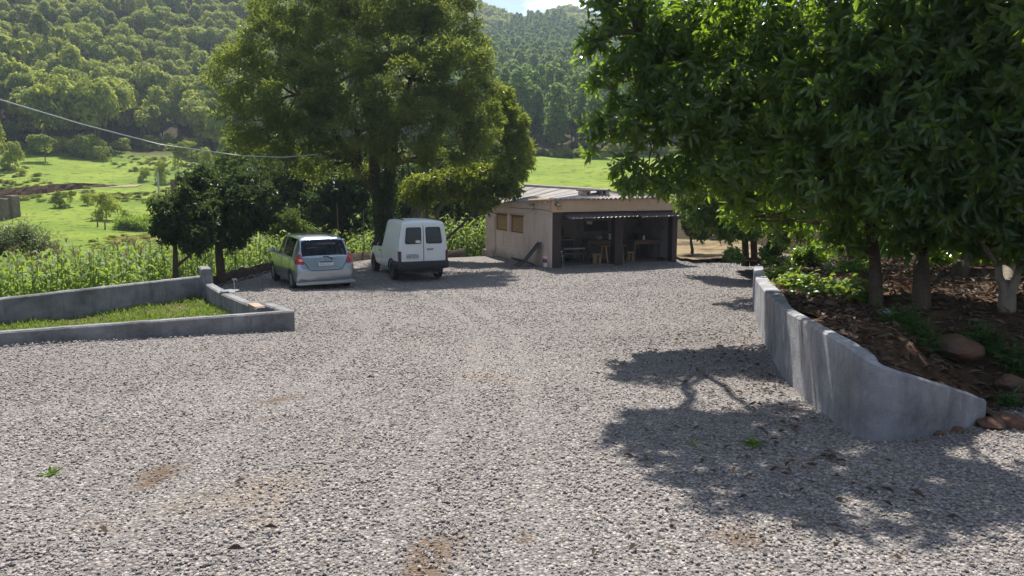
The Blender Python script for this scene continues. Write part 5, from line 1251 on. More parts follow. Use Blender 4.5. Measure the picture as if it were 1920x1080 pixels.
# light pole, wooden post, fence posts
d = dm(298, 362); p_ = P(298, 362, d); mb = MB(); mb.tube([(p_.x, p_.y, p_.z - .5), (p_.x, p_.y, P(298, 322, d).z)], [.14, .1], 8); tag(mb.build('light_pole', plain('pole_concrete', (.45, .45, .43), .8), smooth_=60), 'slim pale grey pole standing in the valley', 'pole')
d = 62; p_ = P(327, 360, d); t_ = P(327, 336, d)
pst = empty('gate_post', (p_.x, p_.y, p_.z - .5), 0, 'thick brown wooden post with a small roof beside the small dark trees', 'post')
mb = MB(); mb.box(-.2, .2, -.2, .2, 0, t_.z - p_.z + .5); mb.build('shaft', m_wood2, pst, bevel=.03)
mb = MB(); mb.box(-.55, .55, -.4, .4, (t_.z - p_.z) * .25 + .5, (t_.z - p_.z) * .25 + .62); mb.build('ledge', m_frame, pst, bevel=.02)
for k, (px, py) in enumerate([(183, 427), (197, 432), (186, 412)]):
    d = dm(px, py); p_ = P(px, py, d); mb = MB(); mb.tube([(p_.x, p_.y, p_.z - .3), (p_.x + .03, p_.y, p_.z + .75)], [.08, .06], 6)
    tag(mb.build('fence_post', m_wood2), ['short fence post left of the pond reeds', 'short fence post at the near pond corner', 'short fence post before the willowy tree'][k], 'post')
# reeds by the pond
r6 = np.random.default_rng(6)
for k, (px, py, w_, h_) in enumerate([(245, 432, 30, 16), (285, 428, 26, 16)]):
    d = dm(px, py); lobes = [pxr(px + dx, py - h_ * .4, d, w_ * .4, h_ * .55) for dx in (-w_ * .5, 0, w_ * .5)]; b_ = P(px, py, d)
    shrub('reed_clump', ['bright green reed clump behind the pond left part', 'bright green reed clump behind the pond right part'][k], lobes, b_, 80 + k, m_corn, 1800, .5, .09, 'reeds', .25, droop_dir=-.6)
# overhead cable
mb = MB(); ca, cb_ = P(-20, 181, 16), P(602, 289, 27.5); pts = []
for k in range(31):
    t = k / 30; q_ = ca.lerp(cb_, t); pts.append(q_)
px_ref = [(0, 187), (150, 232), (300, 271), (450, 292), (530, 295), (602, 289)]
pts = []
for (a, b_) in dense(px_ref, 6): pts.append(P(a, b_, 16 + 11.5 * max(a, 0) / 602.0))
pts = [P(-760, -90, 11), P(-500, 12, 12.2), P(-260, 100, 13.6), P(-60, 168, 15.4)] + pts
mb.tube(pts, .016, 6); tag(mb.build('overhead_cable', plain('cable_grey', (.55, .55, .56), .6), smooth_=60), 'pale overhead cable sagging from the left edge into the big tree', 'cable')
# ---------------------------------------------------------------- haze of the valley air
mh, n, o = mat('haze_air'); pv = n.nodes.new('ShaderNodeVolumePrincipled'); pv.inputs['Color'].default_value = (.68, .82, 1.0, 1); pv.inputs['Density'].default_value = .00038; pv.inputs['Anisotropy'].default_value = .35
n.links.new(pv.outputs[0], o.inputs['Volume'])
mb = MB(); mb.box(-5200, 5200, -5200, 5200, -6, 290); hz = mb.build('haze', mh); tag(hz, kind='stuff')
# ================================================================ vehicles
def paint(name, col, metal=.0, rough=.35, coat=.6, dirt=(.25, .22, .18)):
    m, n, o = mat(name); p = node(n, 'ShaderNodeBsdfPrincipled', Roughness=rough, Metallic=metal); p.inputs['Coat Weight'].default_value = coat; p.inputs['Coat Roughness'].default_value = .06
    co = objco(n); sx = n.nodes.new('ShaderNodeSeparateXYZ'); n.links.new(co, sx.inputs[0])
    k = node(n, 'ShaderNodeMapRange'); k.inputs['From Min'].default_value = .65; k.inputs['From Max'].default_value = .2; n.links.new(sx.outputs[2], k.inputs['Value'])
    f = node(n, 'ShaderNodeMath', operation='MULTIPLY'); n.links.new(k.outputs[0], f.inputs[0]); n.links.new(ramp(n, noise(n, 5, 6, .65, co), [(.35, (0, 0, 0)), (.8, (.8, .8, .8))]), f.inputs[1])
    c = mixc(n, f.outputs[0], col, dirt); n.links.new(c, p.inputs['Base Color'])
    n.links.new(p.outputs[0], o.inputs[0]); return m
def glassmat(name, tint):
    m, n, o = mat(name); t = node(n, 'ShaderNodeBsdfTransparent'); t.inputs['Color'].default_value = c4(tint); g = node(n, 'ShaderNodeBsdfGlossy', Roughness=.03)
    fr = node(n, 'ShaderNodeFresnel', IOR=1.5); mxs = n.nodes.new('ShaderNodeMixShader'); n.links.new(fr.outputs[0], mxs.inputs[0]); n.links.new(t.outputs[0], mxs.inputs[1]); n.links.new(g.outputs[0], mxs.inputs[2]); n.links.new(mxs.outputs[0], o.inputs[0]); return m
m_silver = paint('silver_paint', (.37, .43, .50), .8, .28, .7)
m_vanw = paint('white_van_paint', (.74, .76, .76), 0, .4, .4)
m_glass = glassmat('tinted_glass', (.42, .46, .47)); m_dglass = glassmat('dark_glass', (.12, .13, .14))
m_tyre = plain('tyre_rubber', (.018, .018, .018), .85, var=.3, scale=10)
m_rim = plain('alloy_rim', (.50, .50, .52), .35, metal=.8, var=.1); m_steel = plain('dull_steel_rim', (.06, .06, .065), .6, metal=.3)
m_red = plain('red_lens', (.42, .012, .018), .15, var=.1, spec=.6, coat=.5); m_pink = plain('pale_lens', (.62, .45, .45), .15, var=.1, coat=.5); m_dred = plain('dull_red_lens', (.16, .03, .025), .3, var=.2)
m_trim = plain('black_trim', (.022, .023, .026), .6, var=.2); m_int = plain('dark_interior', (.03, .03, .032), .8)
m_plate = plain('plate_white', (.72, .72, .71), .4, var=.04); m_blue = plain('plate_blue', (.015, .03, .16), .4, var=.05); m_ink = plain('plate_ink', (.012, .012, .014), .5, var=.05); m_gplate = plain('plate_grey', (.55, .55, .53), .5, var=.08)
m_chrome = plain('chrome', (.6, .6, .62), .15, metal=1.0, var=.05)
def pch(xk, yk, xs):
    """monotone cubic interpolation"""
    xk = np.asarray(xk, float); yk = np.asarray(yk, float); h = np.diff(xk); d = np.diff(yk) / h; m = np.zeros(len(xk))
    for i_ in range(1, len(xk) - 1):
        if d[i_ - 1] * d[i_] > 0: w1 = 2 * h[i_] + h[i_ - 1]; w2 = h[i_] + 2 * h[i_ - 1]; m[i_] = (w1 + w2) / (w1 / d[i_ - 1] + w2 / d[i_])
    m[0], m[-1] = d[0], d[-1]
    k = np.clip(np.searchsorted(xk, xs) - 1, 0, len(h) - 1); t = (xs - xk[k]) / h[k]
    return yk[k] * (1 + 2 * t) * (1 - t) ** 2 + h[k] * m[k] * t * (1 - t) ** 2 + yk[k + 1] * t * t * (3 - 2 * t) + h[k] * m[k + 1] * t * t * (t - 1)
def car_body(keys, ys, sections):
    """keys: rows (y, wM, zb, wB, zB, wR, zR, zC); ys: stations; returns bmesh with face layer lookup"""
    K = np.array(keys, float); par = [pch(K[:, 0], K[:, j_], np.array(ys)) for j_ in range(1, 8)]
    bm = bmesh.new(); rings = []
    for i_, y in enumerate(ys):
        wM, zb, wB, zB, wR, zR, zC = [q_[i_] for q_ in par]
        h = zB - zb
        half = [(0, zb), (wM * .80, zb), (wM * .945, zb + .05), (wM * .985, zb + h * .25), (wM, zb + h * .50), (wM * .992, zb + h * .72), (wB + .35 * (wM - wB), zb + h * .92), (wB, zB),
                (wB + (wR - wB) * .5 + .012 * min(1, (zR - zB) * 4), zB + (zR - zB) * .5), (wR, zR), (wR * .93, zR + (zC - zR) * .52), (wR * .72, zR + (zC - zR) * .86), (wR * .38, zR + (zC - zR) * .98), (0, zC)]
        full = half + [(-x, z) for x, z in half[-2:0:-1]]
        rings.append([bm.verts.new((x, y, z)) for x, z in full])
    n_ = len(rings[0]); faces = {}
    for i_ in range(len(ys) - 1):
        for j_ in range(n_):
            faces[(i_, j_)] = bm.faces.new((rings[i_][j_], rings[i_][(j_ + 1) % n_], rings[i_ + 1][(j_ + 1) % n_], rings[i_ + 1][j_]))
    bm.faces.new(rings[0][::-1]); bm.faces.new(rings[-1])
    bm.normal_update(); bmesh.ops.recalc_face_normals(bm, faces=bm.faces)
    return bm, faces, n_
def apply_bool(me, cutters):
    o = link('tmp_body', me); ms = []
    for c in cutters:
        co_ = link('tmp_cut', c); md = o.modifiers.new('cut', 'BOOLEAN'); md.operation = 'DIFFERENCE'; md.solver = 'EXACT'; md.object = co_; ms.append(co_)
    bpy.context.view_layer.update(); dg = bpy.context.evaluated_depsgraph_get()
    out = bpy.data.meshes.new_from_object(o.evaluated_get(dg))
    for q_ in [o] + ms: bpy.data.objects.remove(q_)
    return out
def arch(x0, x1, y, z, r):
    mb = MB(); mb.prism([(y + r * math.cos(a), z + r * math.sin(a)) for a in np.linspace(0, 2 * math.pi, 28, endpoint=False)], x0, x1, 'x'); return mb.mesh('arch', [])
def split_faces(me, idx, name, parent, m):
    """move faces of one material index into a child object"""
    bm = bmesh.new(); bm.from_mesh(me); keep = [f for f in bm.faces if f.material_index != idx]; bmesh.ops.delete(bm, geom=keep, context='FACES')
    out = bpy.data.meshes.new(name)
    for f in bm.faces: f.material_index = 0
    bm.to_mesh(out); bm.free(); out.materials.append(m); out.polygons.foreach_set('use_smooth', [True] * len(out.polygons))
    return link(name, out, parent)
def drop_faces(me, idxs):
    bm = bmesh.new(); bm.from_mesh(me); bmesh.ops.delete(bm, geom=[f for f in bm.faces if f.material_index in idxs], context='FACES'); bm.to_mesh(me); bm.free()
def wheel(parent, x, y, r, w_, rimmat, side, spokes=0):
    """tyre with rim (sub-part); side = +1 right, -1 left"""
    mb = MB(); prof = [(r * .62, -w_ / 2), (r * .92, -w_ / 2), (r, -w_ * .36), (r, w_ * .36), (r * .92, w_ / 2), (r * .62, w_ / 2)]
    n_ = 28; vs = []; fs = []
    for rr, ww in prof:
        for k in range(n_): a = 2 * math.pi * k / n_; vs.append((ww, rr * math.cos(a), rr * math.sin(a)))
    for i_ in range(len(prof) - 1):
        for k in range(n_): fs.append((i_ * n_ + k, i_ * n_ + (k + 1) % n_, (i_ + 1) * n_ + (k + 1) % n_, (i_ + 1) * n_ + k))
    mb.add(vs, fs); wo_ = mb.build('wheel', m_tyre, parent, smooth_=40, loc=(x, y, r))
    mb = MB(); s = side * w_ * .5
    vs = [(s * .35, 0, 0)]; 
    for rr, ww in ((r * .2, .62), (r * .5, .5), (r * .6, .85), (r * .635, .98)):
        for k in range(n_): a = 2 * math.pi * k / n_; vs.append((s * ww, rr * math.cos(a), rr * math.sin(a)))
    fs = [(0, 1 + k, 1 + (k + 1) % n_) for k in range(n_)]
    for i_ in range(3):
        for k in range(n_): fs.append((1 + i_ * n_ + k, 1 + i_ * n_ + (k + 1) % n_, 1 + (i_ + 1) * n_ + (k + 1) % n_, 1 + (i_ + 1) * n_ + k))
    mb.add(vs, fs); mb.build('rim', m_steel if spokes else rimmat, wo_, smooth_=40)
    for k in range(spokes):
        q_ = MB(); q_.M = Matrix.Rotation(2 * math.pi * k / spokes, 4, 'X'); x0, x1 = sorted((s * .8, s * .96)); q_.prism([(-.022, .0), (.022, 0), (.032, r * .6), (-.032, r * .6)], x0, x1, 'x'); q_.build('spoke', rimmat, wo_, bevel=.004)
    return wo_
def decal(bvh, poly, axis, name, parent, m, off=.006, sgn=1, res=.05, thick=.012):
    """panel of outline poly laid on the body: axis 'rear' poly=(x,z) cast along +y; 'left'/'right' poly=(y,z) cast along x"""
    bm = bmesh.new()
    vs = [bm.verts.new((a, b, 0)) for a, b in poly]; bm.faces.new(vs)
    xs = [a for a, _ in poly]; zs = [b for _, b in poly]
    for q_ in np.arange(min(xs) + res, max(xs), res): bmesh.ops.bisect_plane(bm, geom=bm.verts[:] + bm.edges[:] + bm.faces[:], plane_co=(q_, 0, 0), plane_no=(1, 0, 0))
    for q_ in np.arange(min(zs) + res, max(zs), res): bmesh.ops.bisect_plane(bm, geom=bm.verts[:] + bm.edges[:] + bm.faces[:], plane_co=(0, q_, 0), plane_no=(0, 1, 0))
    bmesh.ops.triangulate(bm, faces=bm.faces)
    last = None
    for v in bm.verts:
        a, b = v.co.x, v.co.y
        if axis == 'rear': og, d = Vector((a, -4, b)), Vector((0, 1, 0))
        elif axis == 'left': og, d = Vector((-4, a, b)), Vector((1, 0, 0))
        else: og, d = Vector((4, a, b)), Vector((-1, 0, 0))
        loc, nr_, _, _ = bvh.ray_cast(og, d)
        if loc is None:
            loc, nr_, _, _ = bvh.find_nearest(og + d * 2.2)
        if nr_.dot(d) > 0: nr_ = -nr_
        v.co = loc + nr_ * off
    bm.normal_update()
    ret = bmesh.ops.solidify(bm, geom=bm.faces[:], thickness=thick)
    bmesh.ops.recalc_face_normals(bm, faces=bm.faces)
    me = bpy.data.meshes.new(name); bm.to_mesh(me); bm.free(); me.materials.append(m); me.polygons.foreach_set('use_smooth', [True] * len(me.polygons)); me.set_sharp_from_angle(angle=R(40))
    return link(name, me, parent)
def stroke(bvh, line, axis, name, parent, m, w_=.012, off=.003):
    """thin seam along a polyline"""
    mb = None; poly = []; L_, R2 = [], []
    for k, (a, b) in enumerate(line):
        q0 = Vector(line[max(k - 1, 0)]); q1 = Vector(line[min(k + 1, len(line) - 1)]); t = (q1 - q0).normalized(); nv = Vector((-t.y, t.x)) * w_ / 2
        L_.append((a + nv.x, b + nv.y)); R2.append((a - nv.x, b - nv.y))
    return decal(bvh, L_ + R2[::-1], axis, name, parent, m, off, res=.12, thick=.004)
def text_mesh(s, size, depth=.002):
    cu = bpy.data.curves.new('letters', 'FONT'); cu.body = s; cu.size = size; cu.extrude = depth; cu.align_x = 'CENTER'; cu.align_y = 'CENTER'; cu.space_character = 1.05
    o = bpy.data.objects.new('letters', cu); COL.objects.link(o); bpy.context.view_layer.update()
    me = bpy.data.meshes.new_from_object(o.evaluated_get(bpy.context.evaluated_depsgraph_get())); bpy.data.objects.remove(o); return me
def plate(parent, text, x, y, z, w_, h, tilt, blue=True):
    p_ = MB(); p_.box(-w_ / 2, w_ / 2, -.006, .006, -h / 2, h / 2); po = p_.build('number_plate', m_plate if blue else m_gplate, parent, bevel=.002, loc=(x, y, z), rot=(tilt, 0, 0))
    if blue: q_ = MB(); q_.box(-w_ / 2 + .004, w_ / 2 - .004, -.0085, -.0062, h / 2 - h * .27, h / 2 - .004); q_.build('plate_band', m_blue, po)
    else:
        q_ = MB(); q_.box(-w_ * .32, w_ * .28, -.0085, -.0062, h * .30, h * .38); q_.build('plate_town_line', m_ink, po)
    me = text_mesh(text, h * (.78 if blue else .72)); me.materials.append(m_ink)
    t = link('plate_lettering', me, po, (0, -.0075, -h * .12), (R(90), 0, 0))
    wd_ = max(v.co.x for v in me.vertices) - min(v.co.x for v in me.vertices); t.scale = (w_ * .86 / wd_, 1.0, 1.0)
    return po
def bvh_of(me): return BVHTree.FromPolygons([v.co.copy() for v in me.vertices], [tuple(q_.vertices) for q_ in me.polygons])
def sl_inset(bm, faces, keys, mi, th=.022, dep=.006):
    fs = [faces[k] for k in keys if k in faces]
    bmesh.ops.inset_region(bm, faces=fs, thickness=th, depth=-dep, use_even_offset=True)
    for f in fs: f.material_index = mi
def seats(parent, rows, w_=.5):
    for (x, y, z, hb) in rows:
        q_ = MB(); q_.box(x - w_ / 2, x + w_ / 2, y, y + .5, z, z + .14); q_.box(x - w_ / 2, x + w_ / 2, y - .14, y, z + .1, z + hb); q_.box(x - .13, x + .13, y - .12, y - .03, z + hb + .03, z + hb + .2); q_.build('seat', m_int, parent, bevel=.03)
# ---------------------------------------------------------------- silver hatchback
def hatchback(loc, rz):
    root = empty('hatchback_car', loc, rz, 'silver compact hatchback parked beside the plot wall', 'car')
    keys = [ # y, wM, zb, wB, zB, wR, zR, zC
        (-1.915, .66, .34, .63, .62, .55, .64, .65), (-1.895, .735, .30, .71, .68, .62, .70, .715), (-1.86, .79, .27, .745, .78, .66, .83, .86), (-1.83, .81, .25, .75, .86, .665, .96, .985),
        (-1.70, .832, .23, .765, .90, .655, 1.16, 1.195), (-1.52, .8375, .21, .775, .915, .615, 1.40, 1.445), (-1.40, .8375, .20, .78, .92, .60, 1.445, 1.49), (-1.0, .8375, .19, .79, .92, .60, 1.47, 1.515), (-.3, .8375, .19, .795, .915, .60, 1.48, 1.528),
        (.3, .8375, .19, .795, .905, .59, 1.445, 1.50), (.52, .8375, .19, .793, .90, .585, 1.40, 1.455), (1.28, .832, .20, .775, .885, .62, .955, .985), (1.55, .81, .21, .74, .80, .60, .86, .885), (1.80, .74, .23, .66, .68, .5, .70, .72), (1.905, .62, .27, .52, .56, .38, .57, .58)]
    ys = sorted(set([k[0] for k in keys] + [-1.61, -1.25, -1.12, -.8, -.6, -.12, -.05, .1, .72, .9, 1.1, 1.4, 1.68]))
    bm, faces, n_ = car_body(keys, ys, None)
    ix = {round(y, 3): i_ for i_, y in enumerate(ys)}
    def rngk(y0, y1, j0, j1): return [(i_, j_) for i_ in range(ix[y0], ix[y1]) for j_ in range(j0, j1)]
    bmesh.ops.triangulate  # keep quads
    L0 = n_ // 2       # mirrored indices: segment j on the right side is n_-1-j on the left
    def both(y0, y1, j0, j1): a = rngk(y0, y1, j0, j1); return a, [(i_, n_ - 1 - j_) for i_, j_ in a]
    rear = rngk(-1.83, -1.52, 9, n_ - 9); sl_inset(bm, faces, rear, 1, .03)
    ws = rngk(.52, 1.28, 9, n_ - 9); sl_inset(bm, faces, ws, 1, .03)
    for y0, y1 in ((-1.25, -.12), (-.05, .9)):
        for s_ in both(y0, y1, 7, 9): sl_inset(bm, faces, s_, 2, .022)
    me = bpy.data.meshes.new('body'); bm.to_mesh(me); bm.free()
    for x in (m_silver, m_glass, m_glass): me.materials.append(x)
    cut = [arch(-1.2, -.52, -1.20, .30, .335), arch(.52, 1.2, -1.20, .30, .335), arch(-1.2, -.52, 1.24, .30, .335), arch(.52, 1.2, 1.24, .30, .335)]
    me = apply_bool(me, cut); bvh = bvh_of(me)
    split_faces(me, 1, 'window', root, m_glass); split_faces(me, 2, 'window', root, m_glass)
    drop_faces(me, (1, 2)); me.polygons.foreach_set('use_smooth', [True] * len(me.polygons)); me.set_sharp_from_angle(angle=R(38))
    body = link('body', me, root)
    # dark glass surround below and beside the rear window
    for s_ in (-1, 1):
        tl = decal(bvh, [(s_ * .785, .79), (s_ * .62, .775), (s_ * .575, .80), (s_ * .64, .97), (s_ * .665, 1.05), (s_ * .70, 1.06), (s_ * .735, 1.0), (s_ * .765, .90)], 'rear', 'tail_light', root, m_red, .012, res=.04, thick=.02)
        decal(bvh, [(s_ * .76, .86), (s_ * .615, .86), (s_ * .64, .925), (s_ * .75, .925)], 'rear', 'reversing_lens', tl, m_pink, .018, res=.05, thick=.006)
        ax = 'left' if s_ < 0 else 'right'
        decal(bvh, [(-1.845, .785), (-1.74, .79), (-1.70, .86), (-1.74, .96), (-1.80, .94)], ax, 'tail_light', root, m_red, .012, res=.04, thick=.02)
    tg = decal(bvh, [(-.56, .80), (-.44, .635), (-.36, .615), (.36, .615), (.44, .635), (.56, .80), (.625, .955), (-.625, .955)], 'rear', 'tailgate', root, m_silver, .008, res=.06, thick=.016)
    stroke(bvh, [(-.64, .955), (-.575, .80), (-.45, .625), (-.36, .603), (.36, .603), (.45, .625), (.575, .80), (.64, .955)], 'rear', 'tailgate_gap', root, m_ink, .016, .006)
    decal(bvh, [(-.33, .86), (.33, .86), (.26, .725), (-.26, .725)], 'rear', 'plate_recess', tg, m_silver, .020, res=.06, thick=.01)
    plate(root, 'DZC5G72', 0, -1.916, .795, .40, .13, R(-10))
    q_ = MB(); q_.lathe([(.035, 0), (.032, .012)], 16); q_.build('badge', m_chrome, root, loc=(0, -1.862, .905), rot=(R(82), 0, 0))
    q_ = MB(); q_.tube([(.16, -1.866, .925), (.05, -1.858, .985), (-.06, -1.85, .99)], [.016, .014, .01], 6); q_.tube([(.16, -1.866, .925), (.2, -1.875, .90)], .02, 6); q_.build('wiper', m_trim, root, smooth_=60)
    decal(bvh, [(.42, .905), (.54, .905), (.54, .925), (.42, .925)], 'rear', 'model_lettering', tg, m_chrome, .012, res=.1, thick=.004)
    # bumper lip and side skirts
    bp = MB(); bp.prism([(-.80, .30), (-.84, .24), (-.80, .20), (.80, .20), (.84, .24), (.80, .30)], -1.93, -1.80); bp.build('bumper_lip', m_silver, root, bevel=.02)
    stroke(bvh, [(-.70, .50), (-.3, .485), (.3, .485), (.70, .50)], 'rear', 'bumper_crease', root, m_silver, .02, .012)
    q_ = MB(); q_.box(-.55, .6, -1.6, 1.2, .17, .25); q_.build('underbody', m_trim, root)
    q_ = MB(); q_.tube([(.45, -1.2, .22), (.45, -1.88, .22)], .03, 8); q_.build('exhaust', m_metal, root)
    for s_, ax in ((-1, 'left'), (1, 'right')):
        stroke(bvh, [(-.09, .24), (-.09, .915)], ax, 'door_gap', root, m_ink, .012); stroke(bvh, [(.92, .28), (.95, .6), (.92, .89)], ax, 'door_gap', root, m_ink, .012); stroke(bvh, [(-.86, .40), (-.98, .6), (-1.16, .9)], ax, 'door_gap', root, m_ink, .012)
        decal(bvh, [(-1.0, .835), (-.84, .835), (-.84, .86), (-1.0, .86)], ax, 'door_handle', root, m_silver, .03, res=.1, thick=.03); decal(bvh, [(.0, .825), (.16, .825), (.16, .85), (.0, .85)], ax, 'door_handle', root, m_silver, .03, res=.1, thick=.03)
        decal(bvh, [(-.84, .44), (.86, .44), (.86, .475), (-.84, .475)], ax, 'side_moulding', root, m_silver, .012, res=.2, thick=.012)
        q_ = MB(); q_.box(s_ * .92 - .09, s_ * .92 + .09, .72, .84, .93, 1.05); q_.box(s_ * .82 - .06, s_ * .82 + .06, .76, .82, .93, .97); q_.build('wing_mirror', m_silver, root, bevel=.03, smooth_=50)
        for y in (-1.20, 1.24): wheel(root, s_ * .735, y, .295, .185, m_rim, s_, 7)
    q_ = MB(); q_.box(-.74, .74, -1.55, 1.2, .26, .34); q_.box(-.72, .72, 1.0, 1.2, .34, .9); q_.build('cabin_floor', m_int, root)
    seats(root, [(-.36, -.05, .34, .62), (.36, -.05, .34, .62), (-.36, -.95, .34, .6), (.36, -.95, .34, .6)])
    q_ = MB(); q_.tube([(-.36 + .17 * math.cos(a), .62 + .05 * math.sin(a), .86 + .17 * math.sin(a)) for a in np.linspace(0, 6.28, 18)], .014, 5); q_.build('steering_wheel', m_int, root)
    return root
RL, RR2, FLw = G(552, 540), G(642, 531), G(517, 526)
hd = R(28.5)
fw = Vector((-math.sin(hd), math.cos(hd))); rt = Vector((math.cos(hd), math.sin(hd)))
cpos = RL.xy + rt * .735 + fw * 1.20
hatchback((cpos.x, cpos.y, float(lot_z(cpos.x, cpos.y)) + .0), hd)
# ---------------------------------------------------------------- white box van
def box_van(loc, rz):
    root = empty('delivery_van', loc, rz, 'white high-roofed small delivery van with two rear doors', 'van')
    keys = [
        (-2.03, .70, .56, .70, 1.02, .66, 1.16, 1.18), (-2.015, .745, .44, .745, 1.02, .69, 1.38, 1.41), (-1.985, .765, .40, .765, 1.02, .665, 1.74, 1.78), (-1.94, .775, .38, .775, 1.02, .635, 1.80, 1.845), (-1.80, .785, .34, .785, 1.02, .63, 1.815, 1.865), (-1.0, .79, .32, .785, 1.02, .63, 1.815, 1.87),
        (-.25, .79, .30, .785, 1.02, .625, 1.80, 1.855), (-.05, .79, .29, .78, 1.0, .615, 1.73, 1.79), (.06, .79, .29, .775, .96, .60, 1.50, 1.56), (.16, .79, .28, .77, .93, .59, 1.41, 1.455), (.50, .79, .28, .765, .91, .575, 1.36, 1.405), (1.20, .785, .28, .755, .89, .60, .955, .985), (1.55, .775, .28, .72, .83, .60, .885, .91), (1.92, .75, .30, .67, .70, .55, .735, .75), (2.05, .70, .34, .60, .58, .5, .60, .61)]
    ys = sorted(set([k[0] for k in keys] + [-1.6, -1.3, -.7, -.5, .3, .7, .9, 1.05, 1.35, 1.75]))
    bm, faces, n_ = car_body(keys, ys, None); ix = {round(y, 3): i_ for i_, y in enumerate(ys)}
    def rngk(y0, y1, j0, j1): return [(i_, j_) for i_ in range(ix[y0], ix[y1]) for j_ in range(j0, j1)]
    sl_inset(bm, faces, rngk(.50, 1.20, 9, n_ - 9), 1, .03)
    a = rngk(.16, .9, 7, 9)
    for s_ in (a, [(i_, n_ - 1 - j_) for i_, j_ in a]): sl_inset(bm, faces, s_, 2, .02)
    me = bpy.data.meshes.new('body'); bm.to_mesh(me); bm.free()
    for x in (m_vanw, m_glass, m_glass): me.materials.append(x)
    cut = [arch(-1.2, -.5, -1.18, .31, .345), arch(.5, 1.2, -1.18, .31, .345), arch(-1.2, -.5, 1.36, .30, .34), arch(.5, 1.2, 1.36, .30, .34)]
    me = apply_bool(me, cut); bvh = bvh_of(me)
    split_faces(me, 1, 'window', root, m_glass); split_faces(me, 2, 'window', root, m_glass)
    drop_faces(me, (1, 2)); me.polygons.foreach_set('use_smooth', [True] * len(me.polygons)); me.set_sharp_from_angle(angle=R(30)); link('body', me, root)
    # rear doors with rubber-edged windows
    def rr(x0, x1, z0, z1, r_, top=0.0):
        out = []
        for cx_, cz_, a0 in ((x1 - r_, z0 + r_, -90), (x1 - r_, z1 - r_, 0), (x0 + r_, z1 - r_, 90), (x0 + r_, z0 + r_, 180)):
            for k in range(5): a = R(a0 + 22.5 * k); out.append((cx_ + r_ * math.cos(a), cz_ + r_ * math.sin(a)))
        return out
    def taper(poly): return [(x * (1 - .16 * max(0, (z - .95) / .85)), z) for x, z in poly]
    for s_ in (-1, 1):
        x0, x1 = sorted((s_ * .012, s_ * .685)); d = decal(bvh, taper(rr(x0, x1, .64, 1.79, .03)), 'rear', 'rear_door', root, m_vanw, .012, res=.08, thick=.02)
        x0, x1 = sorted((s_ * .075, s_ * .615)); rub = decal(bvh, taper(rr(x0, x1, 1.165, 1.665, .06)), 'rear', 'window_rubber', d, m_trim, .022, res=.08, thick=.014)
        x0, x1 = sorted((s_ * .098, s_ * .592)); decal(bvh, taper(rr(x0, x1, 1.19, 1.64, .05)), 'rear', 'window_pane', d, plain('van_pane', (.012, .014, .017), .06, var=.1, bs=0, spec=.6), .028, res=.08, thick=.008)
        x0, x1 = sorted((s_ * .70, s_ * .765)); tl = decal(bvh, rr(x0, x1, .63, .95, .012), 'rear', 'tail_light', root, m_trim, .02, res=.06, thick=.03)
        x0, x1 = sorted((s_ * .708, s_ * .757)); decal(bvh, rr(x0, x1, .66, .80, .008), 'rear', 'lens', tl, m_dred, .027, res=.06, thick=.01); decal(bvh, rr(x0, x1, .81, .925, .008), 'rear', 'lens', tl, m_dred, .027, res=.06, thick=.01)
        ax = 'left' if s_ < 0 else 'right'
        for z in (1.62, 1.70, 1.40, 1.05): stroke(bvh, [(-1.82, z), (-.35 - .0 * z, z)], ax, 'pressed_line', root, m_vanw, .02, .012)
        stroke(bvh, [(-1.90, .70), (-1.90, 1.72)], ax, 'body_seam', root, m_trim, .006, .003)
        stroke(bvh, [(.13, .32), (.13, .94), (.10, 1.0)], ax, 'door_gap', root, m_ink, .016); stroke(bvh, [(1.05, .33), (1.02, .6), (1.05, .88)], ax, 'door_gap', root, m_ink, .012)
        stroke(bvh, [(-.8, .60), (.13, .60)], ax, 'side_crease', root, m_vanw, .02, .012); stroke(bvh, [(.15, .60), (1.02, .60)], ax, 'side_crease', root, m_vanw, .02, .012)
        decal(bvh, [(.18, .80), (.32, .80), (.32, .83), (.18, .83)], ax, 'door_handle', root, m_trim, .025, res=.1, thick=.025)
        q_ = MB(); q_.box(s_ * .86 - .08, s_ * .86 + .08, .72, .80, .92, 1.06); q_.build('wing_mirror', m_trim, root, bevel=.03)
        # dark arch trims
        q_ = MB(); pts = [(s_ * .80, -1.18 + .36 * math.cos(a), .31 + .36 * math.sin(a)) for a in np.linspace(.1, math.pi - .3, 14)]; q_.tube(pts, .022, 6); q_.build('arch_trim', m_trim, root, smooth_=60)
        for y in (-1.18, 1.36): wheel(root, s_ * .70, y, .30, .18, m_steel, s_, 0)
    decal(bvh, [(-.012, .64), (.012, .64), (.012, 1.80), (-.012, 1.80)], 'rear', 'door_gap', root, m_ink, .004, res=.2, thick=.006)
    decal(bvh, [(.10, .985), (.30, .985), (.30, 1.01), (.10, 1.01)], 'rear', 'door_handle', root, m_ink, .04, res=.1, thick=.03)
    mb = MB(); mb.prism([(-.18 + .085 * math.cos(a), 1.235 + .045 * math.sin(a)) for a in np.linspace(0, 6.28, 18, endpoint=False)], -2.066, -2.058); mb.build('oval_sticker', m_plate, root)
    plate(root, 'IHR-5253', -.36, -2.062, .80, .40, .13, R(0), False)
    # bumper: bar swept round the rear corners
    path = [(-.815, -1.50), (-.82, -1.86), (-.78, -2.03), (-.66, -2.085), (0, -2.10), (.66, -2.085), (.78, -2.03), (.82, -1.86), (.815, -1.50)]
    mb = MB(); vs, fs = [], []
    for k, (x, y) in enumerate(path):
        q0, q1 = Vector(path[max(k - 1, 0)]), Vector(path[min(k + 1, len(path) - 1)]); t = (q1 - q0).normalized(); nv = Vector((t.y, -t.x))
        for o_, z in ((0, .40), (.02, .44), (.02, .60), (0, .635), (-.14, .635), (-.14, .40)): vs.append((x + nv.x * o_, y + nv.y * o_, z))
